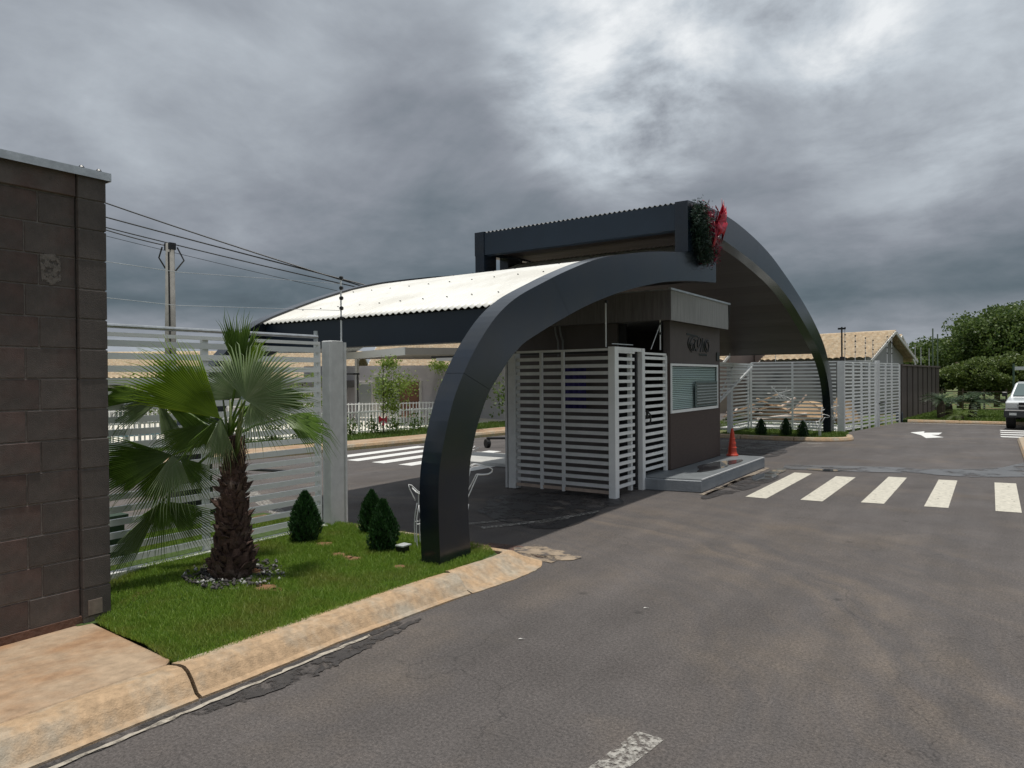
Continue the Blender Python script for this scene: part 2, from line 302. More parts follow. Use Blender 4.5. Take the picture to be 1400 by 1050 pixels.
# ------------------------------------------------------------ building helpers
ORG = {}
def org(o): return ORG.get(o.name, Vector((0, 0, 0)))
class MB:
    def __init__(s): s.v = []; s.f = []; s.m = []; s.cur = 0
    def add(s, vs, fs):
        n = len(s.v); s.v += [tuple(p) for p in vs]
        for f in fs: s.f.append(tuple(n+i for i in f)); s.m.append(s.cur)
        return s
    def box(s, x0, x1, y0, y1, z0, z1):
        return s.add([(x, y, z) for z in (z0, z1) for y in (y0, y1) for x in (x0, x1)],
                     [(0, 2, 3, 1), (4, 5, 7, 6), (0, 1, 5, 4), (2, 6, 7, 3), (0, 4, 6, 2), (1, 3, 7, 5)])
    def bar(s, a, b, w, h=None, up=(0, 0, 1)):
        a = Vector(a); b = Vector(b); h = h or w; d = (b-a).normalized(); u = Vector(up)
        if abs(d.dot(u)) > .95: u = Vector((1, 0, 0))
        sd = d.cross(u).normalized(); u = sd.cross(d)
        vs = [p + sd*i*w/2 + u*j*h/2 for p in (a, b) for i, j in ((-1, -1), (1, -1), (1, 1), (-1, 1))]
        return s.add(vs, [(3, 2, 1, 0), (4, 5, 6, 7), (0, 1, 5, 4), (1, 2, 6, 5), (2, 3, 7, 6), (3, 0, 4, 7)])
    def tube(s, pts, r, n=6, cap=True):
        pts = [Vector(p) for p in pts]; rs = r if isinstance(r, (list, tuple)) else [r]*len(pts)
        vs = []; pu = None
        for i, p in enumerate(pts):
            d = (pts[min(i+1, len(pts)-1)] - pts[max(i-1, 0)]).normalized()
            u = pu if pu is not None else (Vector((0, 0, 1)) if abs(d.z) < .9 else Vector((1, 0, 0)))
            sd = d.cross(u)
            if sd.length < 1e-4: sd = d.cross(Vector((.3, .8, .1)))
            sd.normalize(); u = sd.cross(d).normalized(); pu = u
            for k in range(n):
                a = 2*math.pi*k/n; vs.append(p + (sd*math.cos(a)+u*math.sin(a))*rs[i])
        fs = [(i*n+k, i*n+(k+1) % n, (i+1)*n+(k+1) % n, (i+1)*n+k) for i in range(len(pts)-1) for k in range(n)]
        if cap: fs += [tuple(range(n))[::-1], tuple(range((len(pts)-1)*n, len(pts)*n))]
        return s.add(vs, fs)
    def prism(s, poly, d0, d1, axis='x'):
        """closed 2-D polygon extruded along an axis (x: poly is (y,z); y: (x,z); z: (x,y))"""
        n = len(poly)
        mk = {'x': lambda p, d: (d, p[0], p[1]), 'y': lambda p, d: (p[0], d, p[1]), 'z': lambda p, d: (p[0], p[1], d)}[axis]
        vs = [mk(p, d0) for p in poly] + [mk(p, d1) for p in poly]
        return s.add(vs, [tuple(range(n)), tuple(range(n, 2*n))[::-1]] + [(i, i+n, (i+1) % n+n, (i+1) % n) for i in range(n)])
    def quad(s, a, b, c, d): return s.add([a, b, c, d], [(0, 1, 2, 3)])
    def lathe(s, prof, c, n=16):
        vs = [(c[0]+r*math.cos(2*math.pi*k/n), c[1]+r*math.sin(2*math.pi*k/n), c[2]+z) for r, z in prof for k in range(n)]
        fs = [(i*n+k, i*n+(k+1) % n, (i+1)*n+(k+1) % n, (i+1)*n+k) for i in range(len(prof)-1) for k in range(n)]
        fs += [tuple(range(n))[::-1], tuple(range((len(prof)-1)*n, len(prof)*n))]
        return s.add(vs, fs)
    def mesh(s, name, mats, o=Vector((0, 0, 0)), smooth=False):
        me = bpy.data.meshes.new(name)
        me.from_pydata([(x-o[0], y-o[1], z-o[2]) for x, y, z in s.v], [], s.f)
        for m in (mats if isinstance(mats, (list, tuple)) else [mats]): me.materials.append(m)
        if any(s.m): me.polygons.foreach_set('material_index', s.m)
        if smooth: me.polygons.foreach_set('use_smooth', [True]*len(s.f))
        me.update(); return me
    def build(s, name, mats, parent=None, smooth=False, bevel=0, fix=True):
        o = org(parent) if parent else Vector((0, 0, 0))
        me = s.mesh(name, mats, o, smooth)
        if fix:
            import bmesh
            b = bmesh.new(); b.from_mesh(me); bmesh.ops.recalc_face_normals(b, faces=b.faces)
            if bevel:
                ed = [e for e in b.edges if len(e.link_faces) == 2 and e.calc_face_angle(0) > R(30)]
                bmesh.ops.bevel(b, geom=ed, offset=bevel, segments=1, affect='EDGES', clamp_overlap=True)
            b.to_mesh(me); b.free()
        ob = link(name, me, parent); ORG[ob.name] = o.copy(); return ob
def link(name, me, parent=None, loc=(0, 0, 0), rz=0):
    ob = bpy.data.objects.new(name, me); COL.objects.link(ob); ob.location = loc; ob.rotation_euler = (0, 0, rz)
    if parent: ob.parent = parent; ORG[ob.name] = org(parent)+Vector(loc)
    return ob
def thing(name, label, cat, loc=(0, 0, 0), group=None):
    o = bpy.data.objects.new(name, None); COL.objects.link(o); o.location = loc; o.empty_display_size = .1
    ORG[o.name] = Vector(loc); tag(o, label, cat, group); return o
def tag(o, label, cat, group=None):
    o['label'] = label; o['category'] = cat
    if group: o['group'] = group
    return o
def struct(o): o['kind'] = 'structure'; return o
def stuff(o): o['kind'] = 'stuff'; return o
def npmesh(name, V, F, mats, smooth=False, mi=None):
    me = bpy.data.meshes.new(name); V = np.asarray(V, np.float32); F = np.asarray(F, np.int32); k = F.shape[1]
    me.vertices.add(len(V)); me.vertices.foreach_set('co', V.ravel())
    me.loops.add(F.size); me.loops.foreach_set('vertex_index', F.ravel())
    me.polygons.add(len(F)); me.polygons.foreach_set('loop_start', np.arange(0, F.size, k, dtype=np.int32))
    me.polygons.foreach_set('loop_total', np.full(len(F), k, np.int32))
    for m in (mats if isinstance(mats, (list, tuple)) else [mats]): me.materials.append(m)
    if mi is not None: me.polygons.foreach_set('material_index', np.asarray(mi, np.int32))
    me.update(calc_edges=True); me.validate(); return me
def spline(pts, n):
    """Catmull-Rom through the points, n samples evenly by index"""
    P = [np.array(p, float) for p in pts]; P = [2*P[0]-P[1]] + P + [2*P[-1]-P[-2]]; out = []
    m = len(pts)-1
    for i in range(n):
        t = i/(n-1)*m; k = min(int(t), m-1); u = t-k; a, b, c, d = P[k:k+4]
        out.append(.5*((2*b)+(c-a)*u+(2*a-5*b+4*c-d)*u*u+(3*b-a-3*c+d)*u**3))
    return out
def resample(pts, n):
    d = spline(pts, 400); d = np.array(d); L = np.r_[0, np.cumsum(np.linalg.norm(np.diff(d, axis=0), axis=1))]
    t = np.linspace(0, L[-1], n); return np.stack([np.interp(t, L, d[:, i]) for i in range(d.shape[1])], 1)
def smooth2(P, k=2):
    P = np.array(P)
    for _ in range(k): P[1:-1] = .25*P[:-2]+.5*P[1:-1]+.25*P[2:]
    return P

# ------------------------------------------------------------ ground, road, pavement
def ground():
    xs = [-900, -300, -120, -60, -40, -28, -22, -19, -17, -15.5, -14, -12.6, -9, -5, 0, 10, 40, 200, 900]
    ys = [-900, -200, -40, -10, 0, 6, 10, 14, 18, 24, 27, 30, 36, 45, 60, 100, 300, 900]
    def h(x, y):
        if x < -13: return -.06 - min(1, (-13-x)/6.5)*.62
        return -.06
    b = MB(); b.add([(x, y, h(x, y)) for y in ys for x in xs], [(j*len(xs)+i, j*len(xs)+i+1, (j+1)*len(xs)+i+1, (j+1)*len(xs)+i) for j in range(len(ys)-1) for i in range(len(xs)-1)])
    struct(b.build('ground', GROUND, smooth=True))
ground()
b = MB()
# main carriageway with the entrance apron, the inner street and the cross street
b.add([(-3.3, -8, 0), (.52, -8, 0), (.52, 21.3, 0), (14, 21.3, 0), (14, 26.95, 0), (-2.62, 26.95, 0), (-3.42, 21.4, 0), (-3.3, 20, 0)], [tuple(range(8))])
struct(b.build('road', ASPH, fix=False))
b = MB()
b.add([(-3.3, 4.95, 0), (-3.3, 20, 0), (-5.9, 18.3, 0), (-7.0, 18.3, 0), (-7.0, 30, 0), (-11.5, 30, 0), (-10.9, 22, 0), (-11.3, 16, 0), (-11.75, 12, 0), (-12.25, 9, 0), (-12.6, 5, 0),
       (-12.9, -6, 0), (-6.4, -6, 0), (-6.4, 4.9, 0)][::-1], [tuple(range(14))])
struct(b.build('inner_street', ASPH, fix=False))

def sweep(path, prof, z0=0, closed=False):
    """profile (offset to the left of travel, z) swept along a ground path"""
    b = MB(); P = [Vector((p[0], p[1], 0)) for p in path]; n = len(P); k = len(prof)
    for i, p in enumerate(P):
        d = (P[min(i+1, n-1)]-P[max(i-1, 0)]).normalized(); l = Vector((-d.y, d.x, 0))
        for o, z in prof:
            q = p+l*o; b.v.append((q.x, q.y, z+z0))
    for i in range(n-1):
        for j in range(k-1): b.f.append((i*k+j, i*k+j+1, (i+1)*k+j+1, (i+1)*k+j)); b.m.append(0)
    b.f += [tuple(range(k)), tuple(range((n-1)*k, n*k))]; b.m += [0, 0]
    return b
KP = [(0, -.05), (0, .012), (.035, .022), (.085, .082), (.12, .112), (.16, .127), (.215, .124), (.30, .108), (.30, -.05)]
def wob(path, a, seg=.12):
    out = []
    for i in range(len(path)-1):
        p, q = np.array(path[i]), np.array(path[i+1]); n = max(1, int(np.linalg.norm(q-p)/seg))
        for k in range(n): out.append(p+(q-p)*k/n+rng.normal(size=2)*a)
    out.append(np.array(path[-1])); return out
# the long kerb in front of the wall and the lawn: cast in lengths with open joints
k1 = [[(-3.285, -4), (-3.285, -.6)], [(-3.285, -.58), (-3.28, 2.0)], [(-3.28, 2.03), (-3.275, 2.9), (-3.235, 3.6), (-3.19, 4.1)]]
for seg in k1: struct(sweep(wob(seg, .0035), KP).build('kerb', KERBM, smooth=False))
nose = [tuple(p) for p in resample([(-3.188, 4.12), (-3.14, 4.55), (-3.13, 4.85), (-3.19, 5.1), (-3.36, 5.26), (-3.62, 5.27), (-4.3, 5.18)], 40)]
KPN = [(0, -.05), (0, .008), (.10, .024), (.18, .065), (.24, .100), (.29, .114), (.34, .106), (.34, -.05)]
struct(sweep([tuple(np.array(p)+rng.normal(size=2)*.004) for p in nose], KPN).build('kerb', KERBM))
struct(sweep([(-4.31, 5.16), (-5.55, 5.13)], [(0, -.05), (0, .01), (.03, .09), (.13, .105), (.15, .1), (.15, -.05)]).build('kerb', KERBM))
# gutter strip and dark tar seam next to the kerb
def strip(pa, pb, z, name, m, n=60, ja=.006, jb=.012):
    b = MB(); A = resample(pa, n)+rng.normal(size=(n, 2))*ja; B = resample(pb, n)+rng.normal(size=(n, 2))*jb
    b.v = [(x, y, z) for x, y in A]+[(x, y, z) for x, y in B]; b.f = [(i, i+1, n+i+1, n+i) for i in range(n-1)]; b.m = [0]*(n-1)
    return b.build(name, m)
struct(strip([(-3.28, -4), (-3.28, 0), (-3.26, 3.4)], [(-3.19, -4), (-3.2, 0), (-3.20, 3.4)], .004, 'gutter_seam', SEALM, 120, .001, .012))
struct(strip([(-3.225, -4), (-3.22, 0), (-3.222, 3.1)], [(-3.185, -4), (-3.19, 0), (-3.195, 3.1)], .008, 'gutter_edge', holed(mat('gutter_line', (.40, .36, .30), .9, .35, 30), 9, .50, .66), 150, .006, .006))
struct(strip([(-3.18, 1.9), (-3.18, 2.6), (-3.17, 3.5)], [(-3.13, 1.9), (-3.03, 2.5), (-3.14, 3.5)], .006, 'tar_patch', SEALM, 60, .003, .009))
# worn concrete apron at the nose of the lawn kerb
b = MB(); c = np.array((-3.40, 5.36)); pts = []
for k in range(46):
    a = 2*math.pi*k/46; r = (.30+.05*math.sin(3*a+1)+.03*math.sin(7*a))*(1+rng.normal()*.03)
    pts.append((c[0]+r*1.05*math.cos(a), c[1]+r*.95*math.sin(a), .008+.022*(k % 2 == 0)*0))
pts = [(x, y, .006) for x, y, _ in pts]; b.add(pts+[(c[0]-.1, c[1]-.15, .025)], [(i, (i+1) % 46, 46) for i in range(46)])
struct(b.build('kerb_apron', holed(mat('apron_concrete', (.33, .26, .19), .9, .35, 12, .8, 40, col2=(.11, .095, .085), c2scale=7, c2lo=.48, c2hi=.58), 6, .50, .64)))
b = MB(); b.add([(x+rng.normal()*.0, y, .004) for x, y in ((-3.3, 5.3), (-4.0, 5.18), (-5.6, 5.12), (-5.62, 5.4), (-4.5, 5.42), (-3.7, 5.55))], [tuple(range(6))])
struct(b.build('dusty_edge', holed(mat('red_dust', (.16, .09, .07), .9, .3, 9), 4, .42, .6)))
# sidewalk slab by the wall
b = MB(); sw = [(-5.06, -4), (-3.588, -4), (-3.588, 2.0), (-3.66, 2.07), (-4.45, 2.2), (-5.06, 2.3)]
b.add([(x, y, -.09) for x, y in sw]+[(x, y, .110-.135*(-3.588-x)/1.47) for x, y in sw], [(5, 4, 3, 2, 1, 0), (6, 7, 8, 9, 10, 11)]+[(i, (i+1) % 6, 6+(i+1) % 6, 6+i) for i in range(6)])
struct(b.build('sidewalk', PAVEM, bevel=.008))
# lawn bodies
def lawn_h(x, y): return .098-.115*np.clip((-4.0-x)/.9, 0, 1)*np.clip((3.0-y)/.7, 0, 1)
b = MB(); b.prism([(-3.515, 2.1), (-3.47, 4.4), (-3.47, 4.85), (-3.68, 4.985), (-5.6, 5.02), (-5.95, 5.02), (-5.95, 3.0), (-4.0, 3.0), (-4.0, 2.13), (-3.62, 2.07)], -.05, .098, 'z')
cx = np.linspace(-5.95, -4.0, 40); cyy = np.linspace(2.0, 3.0, 26)
b.add([(x, y if y > (2.13-.19*(x+4.0)/1.0*1.0 if x > -5.0 else 2.2) else (2.13-.19*(x+4.0) if x > -5.0 else 2.2), float(lawn_h(x, max(y, 2.13)))) for y in cyy for x in cx], [(j*40+i, j*40+i+1, (j+1)*40+i+1, (j+1)*40+i) for j in range(25) for i in range(39)])
lawn = struct(b.build('lawn', LAWNBASE))
b = MB(); b.prism([(-5.95, 1.0), (-5.95, 5.1), (-7.0, 5.1), (-7.3, 3.5), (-7.3, 1.0)], -.05, .06, 'z'); struct(b.build('lawn', LAWNBASE))

def inpoly(P, poly):
    x, y = P[:, 0], P[:, 1]; ins = np.zeros(len(P), bool); n = len(poly); j = n-1
    for i in range(n):
        xi, yi = poly[i]; xj, yj = poly[j]
        c = ((yi > y) != (yj > y)) & (x < (xj-xi)*(y-yi)/(yj-yi+1e-12)+xi); ins ^= c; j = i
    return ins
def grass(poly, n, h, w, z, m, bare=(), name='grass', zf=None):
    poly = np.array(poly); lo, hi = poly.min(0), poly.max(0)
    P = rng.uniform(lo, hi, (int(n*2.2), 2)); P = P[inpoly(P, poly)]
    keep = np.ones(len(P), bool)
    for bx, by, br in bare: keep &= (np.hypot((P[:, 0]-bx), (P[:, 1]-by)*1.0) > br*rng.uniform(.6, 1.3, len(P)))
    cl = np.sin(P[:, 0]*3.1+1)*np.sin(P[:, 1]*2.7)+np.sin(P[:, 0]*9+P[:, 1]*5)*.4
    P = P[keep][:n]; cl = cl[keep][:n]; k = len(P)
    H = h*rng.uniform(.45, 1.25, k)*(1+.22*cl); A = rng.uniform(0, 2*np.pi, k); B = rng.uniform(0, 2*np.pi, k); lean = rng.uniform(.1, .9, k)*H
    c = np.stack([P[:, 0], P[:, 1], np.full(k, z) if zf is None else zf(P[:, 0], P[:, 1])-.003], 1); d = np.stack([np.cos(A), np.sin(A), np.zeros(k)], 1)*w/2
    ld = np.stack([np.cos(B), np.sin(B), np.zeros(k)], 1)
    mid = c+ld*(lean*.35)[:, None]+np.array([0, 0, 1])*(H*.62)[:, None]; tip = c+ld*lean[:, None]+np.array([0, 0, 1])*H[:, None]
    V = np.stack([c-d, c+d, mid+d*.75, mid-d*.75, tip], 1).reshape(-1, 3)
    i = np.arange(k)[:, None]*5
    F = np.concatenate([i+[0, 1, 2], i+[0, 2, 3], i+[3, 2, 4]], 0)
    ob = link(name, npmesh(name, V, F, m)); return stuff(ob)
BARE = [(-4.34, 3.17, .085), (-4.24, 3.18, .05), (-4.41, 4.09, .075), (-4.63, 4.12, .07), (-4.5, 4.1, .05), (-3.92, 4.12, .05), (-5.02, 4.3, .10), (-4.85, 3.25, .33)]
for i_, (bx, by, br) in enumerate(BARE[:-1]):
    bb_ = MB(); pp_ = [(bx+br*1.1*math.cos(k*.449)*(1+.2*math.sin(k*1.3+i_)), by+br*.9*math.sin(k*.449)*(1+.2*math.sin(k*2.1+i_)), .101) for k in range(14)]; bb_.add(pp_, [tuple(range(14))])
    struct(bb_.build('bare_soil', mat('red_soil_%d' % i_, (.22, .115, .06), .95, .3, 30, .5, 60), fix=False))
g = grass([(-3.50, 2.08), (-3.49, 4.6), (-3.53, 4.88), (-3.70, 5.0), (-5.65, 5.03), (-5.65, 2.3), (-5.0, 2.31), (-4.45, 2.19), (-3.62, 2.05)], 120000, .036, .0045, .095, GRASS,
      BARE, zf=lawn_h)
tag(g, 'short bright green grass of the lawn round the fan palm', 'grass')
g = grass([(-5.66, 2.3), (-5.66, 5.0), (-6.6, 5.0), (-7.2, 3.0), (-6.5, 2.3)], 26000, .045, .006, .055, GRASS)
tag(g, 'grass strip behind the white slat fence next to the palm', 'grass')
# far island lawn at the exit lane, its kerb
b = MB(); b.prism([(-6.2, 18.3), (-4.1, 18.2), (-3.1, 18.75), (-3.0, 19.2), (-3.3, 21.2), (-6.2, 21.4)], -.05, .035, 'z'); struct(b.build('lawn', LAWNBASE))
g = grass([(-6.1, 18.3), (-4.1, 18.22), (-3.12, 18.8), (-3.05, 19.2), (-3.3, 21.0), (-6.1, 21.2)], 14000, .06, .014, .03, GRASSF)
tag(g, 'grass of the small island round the far arch leg', 'grass')
kp2 = [(0, -.05), (0, .03), (.03, .085), (.12, .10), (.16, .08), (.16, -.02)]
for seg in ([(-8.0, 18.25), (-6.2, 18.15), (-5.35, 18.1)], [(-5.33, 18.1), (-4.6, 18.05), (-4.05, 18.05)], [(-4.03, 18.05), (-3.5, 18.15), (-3.0, 18.5), (-2.85, 18.9), (-2.95, 19.6)]):
    struct(sweep([tuple(p) for p in resample(seg, 12)], kp2).build('kerb', KERBM))
# far kerb, lawn on the right behind the road end
struct(sweep([(14, 26.95), (6, 26.95), (-1, 26.95), (-2.4, 26.95)][::-1], kp2).build('kerb', KERBM))
b = MB(); b.prism([(-2.6, 27.1), (20, 27.1), (20, 36), (-1.8, 36)], -.05, .09, 'z'); struct(b.build('lawn', LAWNBASE))
g = grass([(-2.5, 27.1), (3, 27.1), (4, 35), (-1.9, 35)], 30000, .07, .02, .085, GRASSF); tag(g, 'mown lawn behind the end of the road', 'grass')
# right-hand kerb and verge
struct(sweep([(.45, -8), (.45, 20.6)][::-1] if False else [(.45, 20.6), (.45, -8)], [(0, -.05), (0, .03), (.03, .085), (.16, .10), (.2, .08), (.2, -.02)]).build('kerb', KERBM))
struct(sweep([tuple(p) for p in resample([(3, 21.3), (1.2, 21.3), (.7, 21.15), (.45, 20.62)], 14)], [(0, -.05), (0, .03), (.03, .085), (.16, .10), (.2, .08), (.2, -.02)]).build('kerb', KERBM))
b = MB(); b.prism([(.63, -8), (.63, 20.6), (.9, 21.05), (14, 21.1), (14, -8)], -.05, .085, 'z'); struct(b.build('verge', LAWNBASE))
g = grass([(.65, 12), (.65, 20.6), (.95, 21.0), (2.5, 21.0), (2.5, 12)], 16000, .06, .015, .08, GRASSF); tag(g, 'grass verge behind the right-hand kerb', 'grass')
# inner street kerb + pavement
ik = [(-13.2, -6), (-12.95, 5), (-12.6, 9), (-12.1, 12), (-11.65, 16), (-11.3, 22), (-11.9, 30)]
for a, c in ((0, 2), (2, 4), (4, 6)):
    struct(sweep([tuple(p) for p in resample(ik[a:c+1], 12)], kp2).build('kerb', KERBM))
b = MB(); q = resample(ik, 30); n = 30
b.v = [(x-.14, y, .08) for x, y in q]+[(x-1.15, y+.1, .07) for x, y in q]; b.f = [(i, i+1, n+i+1, n+i) for i in range(n-1)]; b.m = [0]*(n-1)
struct(b.build('pavement', PAVEM))
b = MB(); b.v = [(x-1.15, y+.1, .06) for x, y in q]+[(x-3.6, y+.3, .0) for x, y in q]+[(x-4.2, y+.3, -.2) for x, y in q]
b.f = [(j*n+i, j*n+i+1, (j+1)*n+i+1, (j+1)*n+i) for j in range(2) for i in range(n-1)]; b.m = [0]*len(b.f)
struct(b.build('lawn', LAWNBASE))
g = grass([(x-1.15, y+.1) for x, y in q[3:]]+[(x-2.9, y+.3) for x, y in q[3:]][::-1], 30000, .07, .02, .05, GRASSF); tag(g, 'grass strip between inner pavement and white railing', 'grass')
# paved court behind the railing
b = MB(); b.prism([(-15.7, 6), (-15.3, 22), (-24, 26), (-30, 20), (-26, 6)], -.3, -.02, 'z'); struct(b.build('court', CREAM))
# pavement on the far side of the exit, seen left of the cone
b = MB(); b.prism([(-7.0, 21.6), (-3.6, 21.6), (-3.2, 24.5), (-7.0, 25)], -.05, .02, 'z'); struct(b.build('pavement', HOUSEG))

# ------------------------------------------------------------ markings, water
def sheet(pts, z, name, m, jit=0):
    b = MB(); b.add([(x+rng.normal()*jit, y+rng.normal()*jit, z) for x, y in pts], [tuple(range(len(pts)))]); return struct(b.build(name, m, fix=False))
stripes = [((-2.72, 9.42), (-2.45, 9.42), (-2.45, 12.2), (-2.72, 12.2)), ((-2.06, 9.55), (-1.80, 9.57), (-1.79, 12.1), (-2.07, 12.08)),
           ((-1.385, 9.75), (-1.13, 9.79), (-1.12, 12.46), (-1.37, 12.44)), ((-.705, 9.85), (-.455, 9.88), (-.46, 12.5), (-.70, 12.48)), ((.01, 9.95), (.26, 9.97), (.26, 12.6), (0.0, 12.56))]
for s_ in stripes: sheet(s_, .004, 'crossing_stripe', PAINT)
for x in (-11.25, -10.55, -9.85, -9.15, -8.45, -7.75): sheet([(x, 9.6), (x+.33, 9.6), (x+.30, 12.5), (x-.03, 12.5)], .004, 'crossing_stripe', PAINTW)
sheet([(-9.35, 6.30), (-9.25, 6.50), (-7.0, 5.42), (-7.1, 5.28)], .004, 'lane_marking', WORN)
sheet([(-1.43, 2.0), (-1.31, 2.0), (-1.20, 2.92), (-1.33, 2.92)], .004, 'lane_marking', WORN)
sheet([(-1.92, 22.3), (-1.62, 22.9), (-1.60, 22.35), (-1.18, 22.6), (-1.22, 21.75), (-1.38, 21.65), (-1.06, 20.95), (-1.42, 20.5), (-1.60, 21.44)], .004, 'lane_arrow', PAINTW)
for y in (21.7, 22.5, 23.3, 24.1): sheet([(.15, y), (3.5, y), (3.5, y+.32), (.12, y+.32)], .004, 'crossing_stripe', PAINTW)
sheet([(-2.45, 26.5), (-2.35, 26.85), (1, 26.9), (1, 26.55)], .004, 'gutter_line', WORN)
def blobpts(cx, cy, rx, ry, n=40, a=.25, rot=0):
    ph = rng.uniform(0, 6, 4); out = []
    for k in range(n):
        t = 2*math.pi*k/n; r = 1+a*(math.sin(2*t+ph[0])*.5+math.sin(3*t+ph[1])*.5+math.sin(5*t+ph[2])*.3+math.sin(9*t+ph[3])*.12)
        x, y = rx*r*math.cos(t), ry*r*math.sin(t); out.append((cx+x*math.cos(rot)-y*math.sin(rot), cy+x*math.sin(rot)+y*math.cos(rot)))
    return out
sheet(blobpts(-3.0, 11.7, .16, .75, 60), .010, 'puddle', WATER)
sheet(blobpts(-2.35, 12.75, .28, .13), .009, 'puddle', WATER)
sheet([(-3.0, 12.55), (-2.0, 12.75), (-1.2, 13.05), (-.3, 13.0), (.42, 13.5), (.43, 15.6), (.1, 14.6), (-.6, 13.9), (-1.6, 13.7), (-2.6, 13.35), (-3.1, 13.2)], .007, 'damp_band', DAMP)
sheet(blobpts(-3.05, 10.6, .22, 1.5, 60), .006, 'wet_stain', WETDARK)
sheet(blobpts(-4.6, 7.6, .9, 1.2, 60), .006, 'wet_stain', WETDARK)
sheet(blobpts(-4.3, 15.6, .7, 1.9, 60), .006, 'wet_stain', WETDARK)
sheet([(-5.3, 14.9), (-3.2, 16.9), (-3.1, 17.05), (-5.3, 15.1)], .009, 'lane_marking', WORN)
sheet([(-5.6, 17.3), (-3.3, 17.55), (-3.3, 17.72), (-5.6, 17.5)], .009, 'lane_marking', WORN)
for q_ in ([(-4.55, 6.0), (-4.0, 6.95), (-3.96, 6.9), (-4.45, 5.95)], [(-4.9, 5.9), (-4.55, 6.45), (-4.5, 6.42), (-4.8, 5.85)], [(-4.2, 6.6), (-3.9, 7.5), (-3.85, 7.45), (-4.1, 6.5)]): sheet(q_, .009, 'worn_marking', WORN)
sheet([(-3.29, 9.25), (-3.18, 9.25), (-3.2, 12.6), (-3.29, 12.6)], .006, 'gutter_edge', GUTTER)

# ------------------------------------------------------------ near block wall
def block_wall():
    t = thing('block_wall', 'dark brown painted concrete block wall with galvanised cap, at the left edge', 'wall', (-5.1, 1, 0))
    b = MB(); b.box(-5.19, -5.047, -2.2, 2.235, -.06, 2.98); b.box(-5.19, -5.016, 2.245, 2.41, -.06, 2.98); b.build('mortar_core', MORTAR, t)
    def blk(L, D, name, m):
        q = MB(); q.box(-D, 0, 0, L, 0, .192); me = q.mesh(name, m)
        import bmesh
        bb = bmesh.new(); bb.from_mesh(me); bmesh.ops.bevel(bb, geom=bb.edges[:], offset=.004, segments=1, affect='EDGES'); bmesh.ops.recalc_face_normals(bb, faces=bb.faces); bb.to_mesh(me); bb.free(); return me
    full = blk(.392, .12, 'block', BLOCKF); half = blk(.192, .12, 'block', BLOCKF); short = blk(.214, .12, 'block', BLOCKF); mid_ = blk(.294, .12, 'block', BLOCKF); pil = blk(.178, .14, 'block', BLOCK)
    o = ORG[t.name]
    def put(me, x, y, z):
        ob = link('block', me, t, (x-o.x+rng.normal()*.0012, y-o.y, z-o.z)); ob.rotation_euler = (0, rng.normal()*.002, rng.normal()*.002)
    for r in range(14):
        z = .022+.2*r; y = 2.232
        if r % 2: put(short, -5.040, y-.214, z); y -= .222
        else: put(mid_, -5.040, y-.294, z); y -= .302
        while y > -2.0: put(full, -5.040, y-.392, z); y -= .4
    for r in range(15): put(pil, -5.008, 2.241, .022+.2*r-.003)
    b = MB(); b.box(-5.16, -5.024, -2.2, 2.235, 2.825, 2.985); b.build('ring_beam', BLOCKF, t, bevel=.004)
    b = MB(); b.box(-5.2, -5.03, -2.2, 2.3, -.06, .03); b.build('footing', mat('red_footing', (.13, .07, .05), .95, .4, 9, 1, 30), t)
    b = MB(); b.box(-5.24, -4.985, -2.2, 2.445, 3.012, 3.018); b.box(-4.99, -4.984, -2.2, 2.445, 2.965, 3.012); b.box(-5.24, -4.985, 2.440, 2.446, 2.962, 3.011); b.build('metal_cap', GALV, t)
    for y in (2.27, 2.38):
        q = MB(); q.lathe([(.018, 0), (.02, .008), (.012, .018), (.008, .022)], (-5.02, y, 3.018), 8); q.build('cap_bolt', BLACK, t)
    b = MB(); b.box(-5.01, -5.002, 2.27, 2.36, .03, .13); b.build('patch', mat('bare_cement', (.22, .18, .15), .95, .3, 20), t)
    b = MB(); b.add([(-5.0375, y, z) for y, z in ((2.02, 2.42), (2.14, 2.43), (2.145, 2.26), (2.08, 2.22), (2.03, 2.25))], [(0, 1, 2, 3, 4)]); b.build('bare_patch', PATCHM, t)
block_wall()

# ------------------------------------------------------------ slat fences
SLATS = {}
def slatmesh(L, h, d, m):
    k = (round(L, 3), h, d, m.name)
    if k not in SLATS:
        q = MB(); q.box(0, L, -d/2, d/2, 0, h); me = q.mesh('slat', m)
        SLATS[k] = me
    return SLATS[k]
def panel(t, p0, p1, z0, z1, m=WHITE, pitch=.1, h=.042, d=.028, posts=(0, 1), pw=.045, tops=True, off=.0):
    p0 = Vector((*p0, 0)); p1 = Vector((*p1, 0)); L = (p1-p0).length; a = math.atan2(p1.y-p0.y, p1.x-p0.x); o = ORG[t.name]
    z = z0
    while z < z1-h*.5:
        me = slatmesh(L, h, d, m); ob = link('slat', me, t, (p0.x-o.x, p0.y-o.y, z-o.z+rng.normal()*.001), a); z += pitch
    dr = (p1-p0).normalized(); nv = Vector((-dr.y, dr.x, 0))
    for f in posts:
        c = p0+dr*(L*f)+nv*off
        b = MB(); b.bar(c+Vector((0, 0, z0-.09)), c+Vector((0, 0, z1+.02)), pw, pw+.006, up=dr); b.build('post', m, t)
    if tops:
        b = MB(); b.bar(p0+Vector((0, 0, z1+.035)), p1+Vector((0, 0, z1+.035)), .04, .03); b.build('top_rail', m, t)
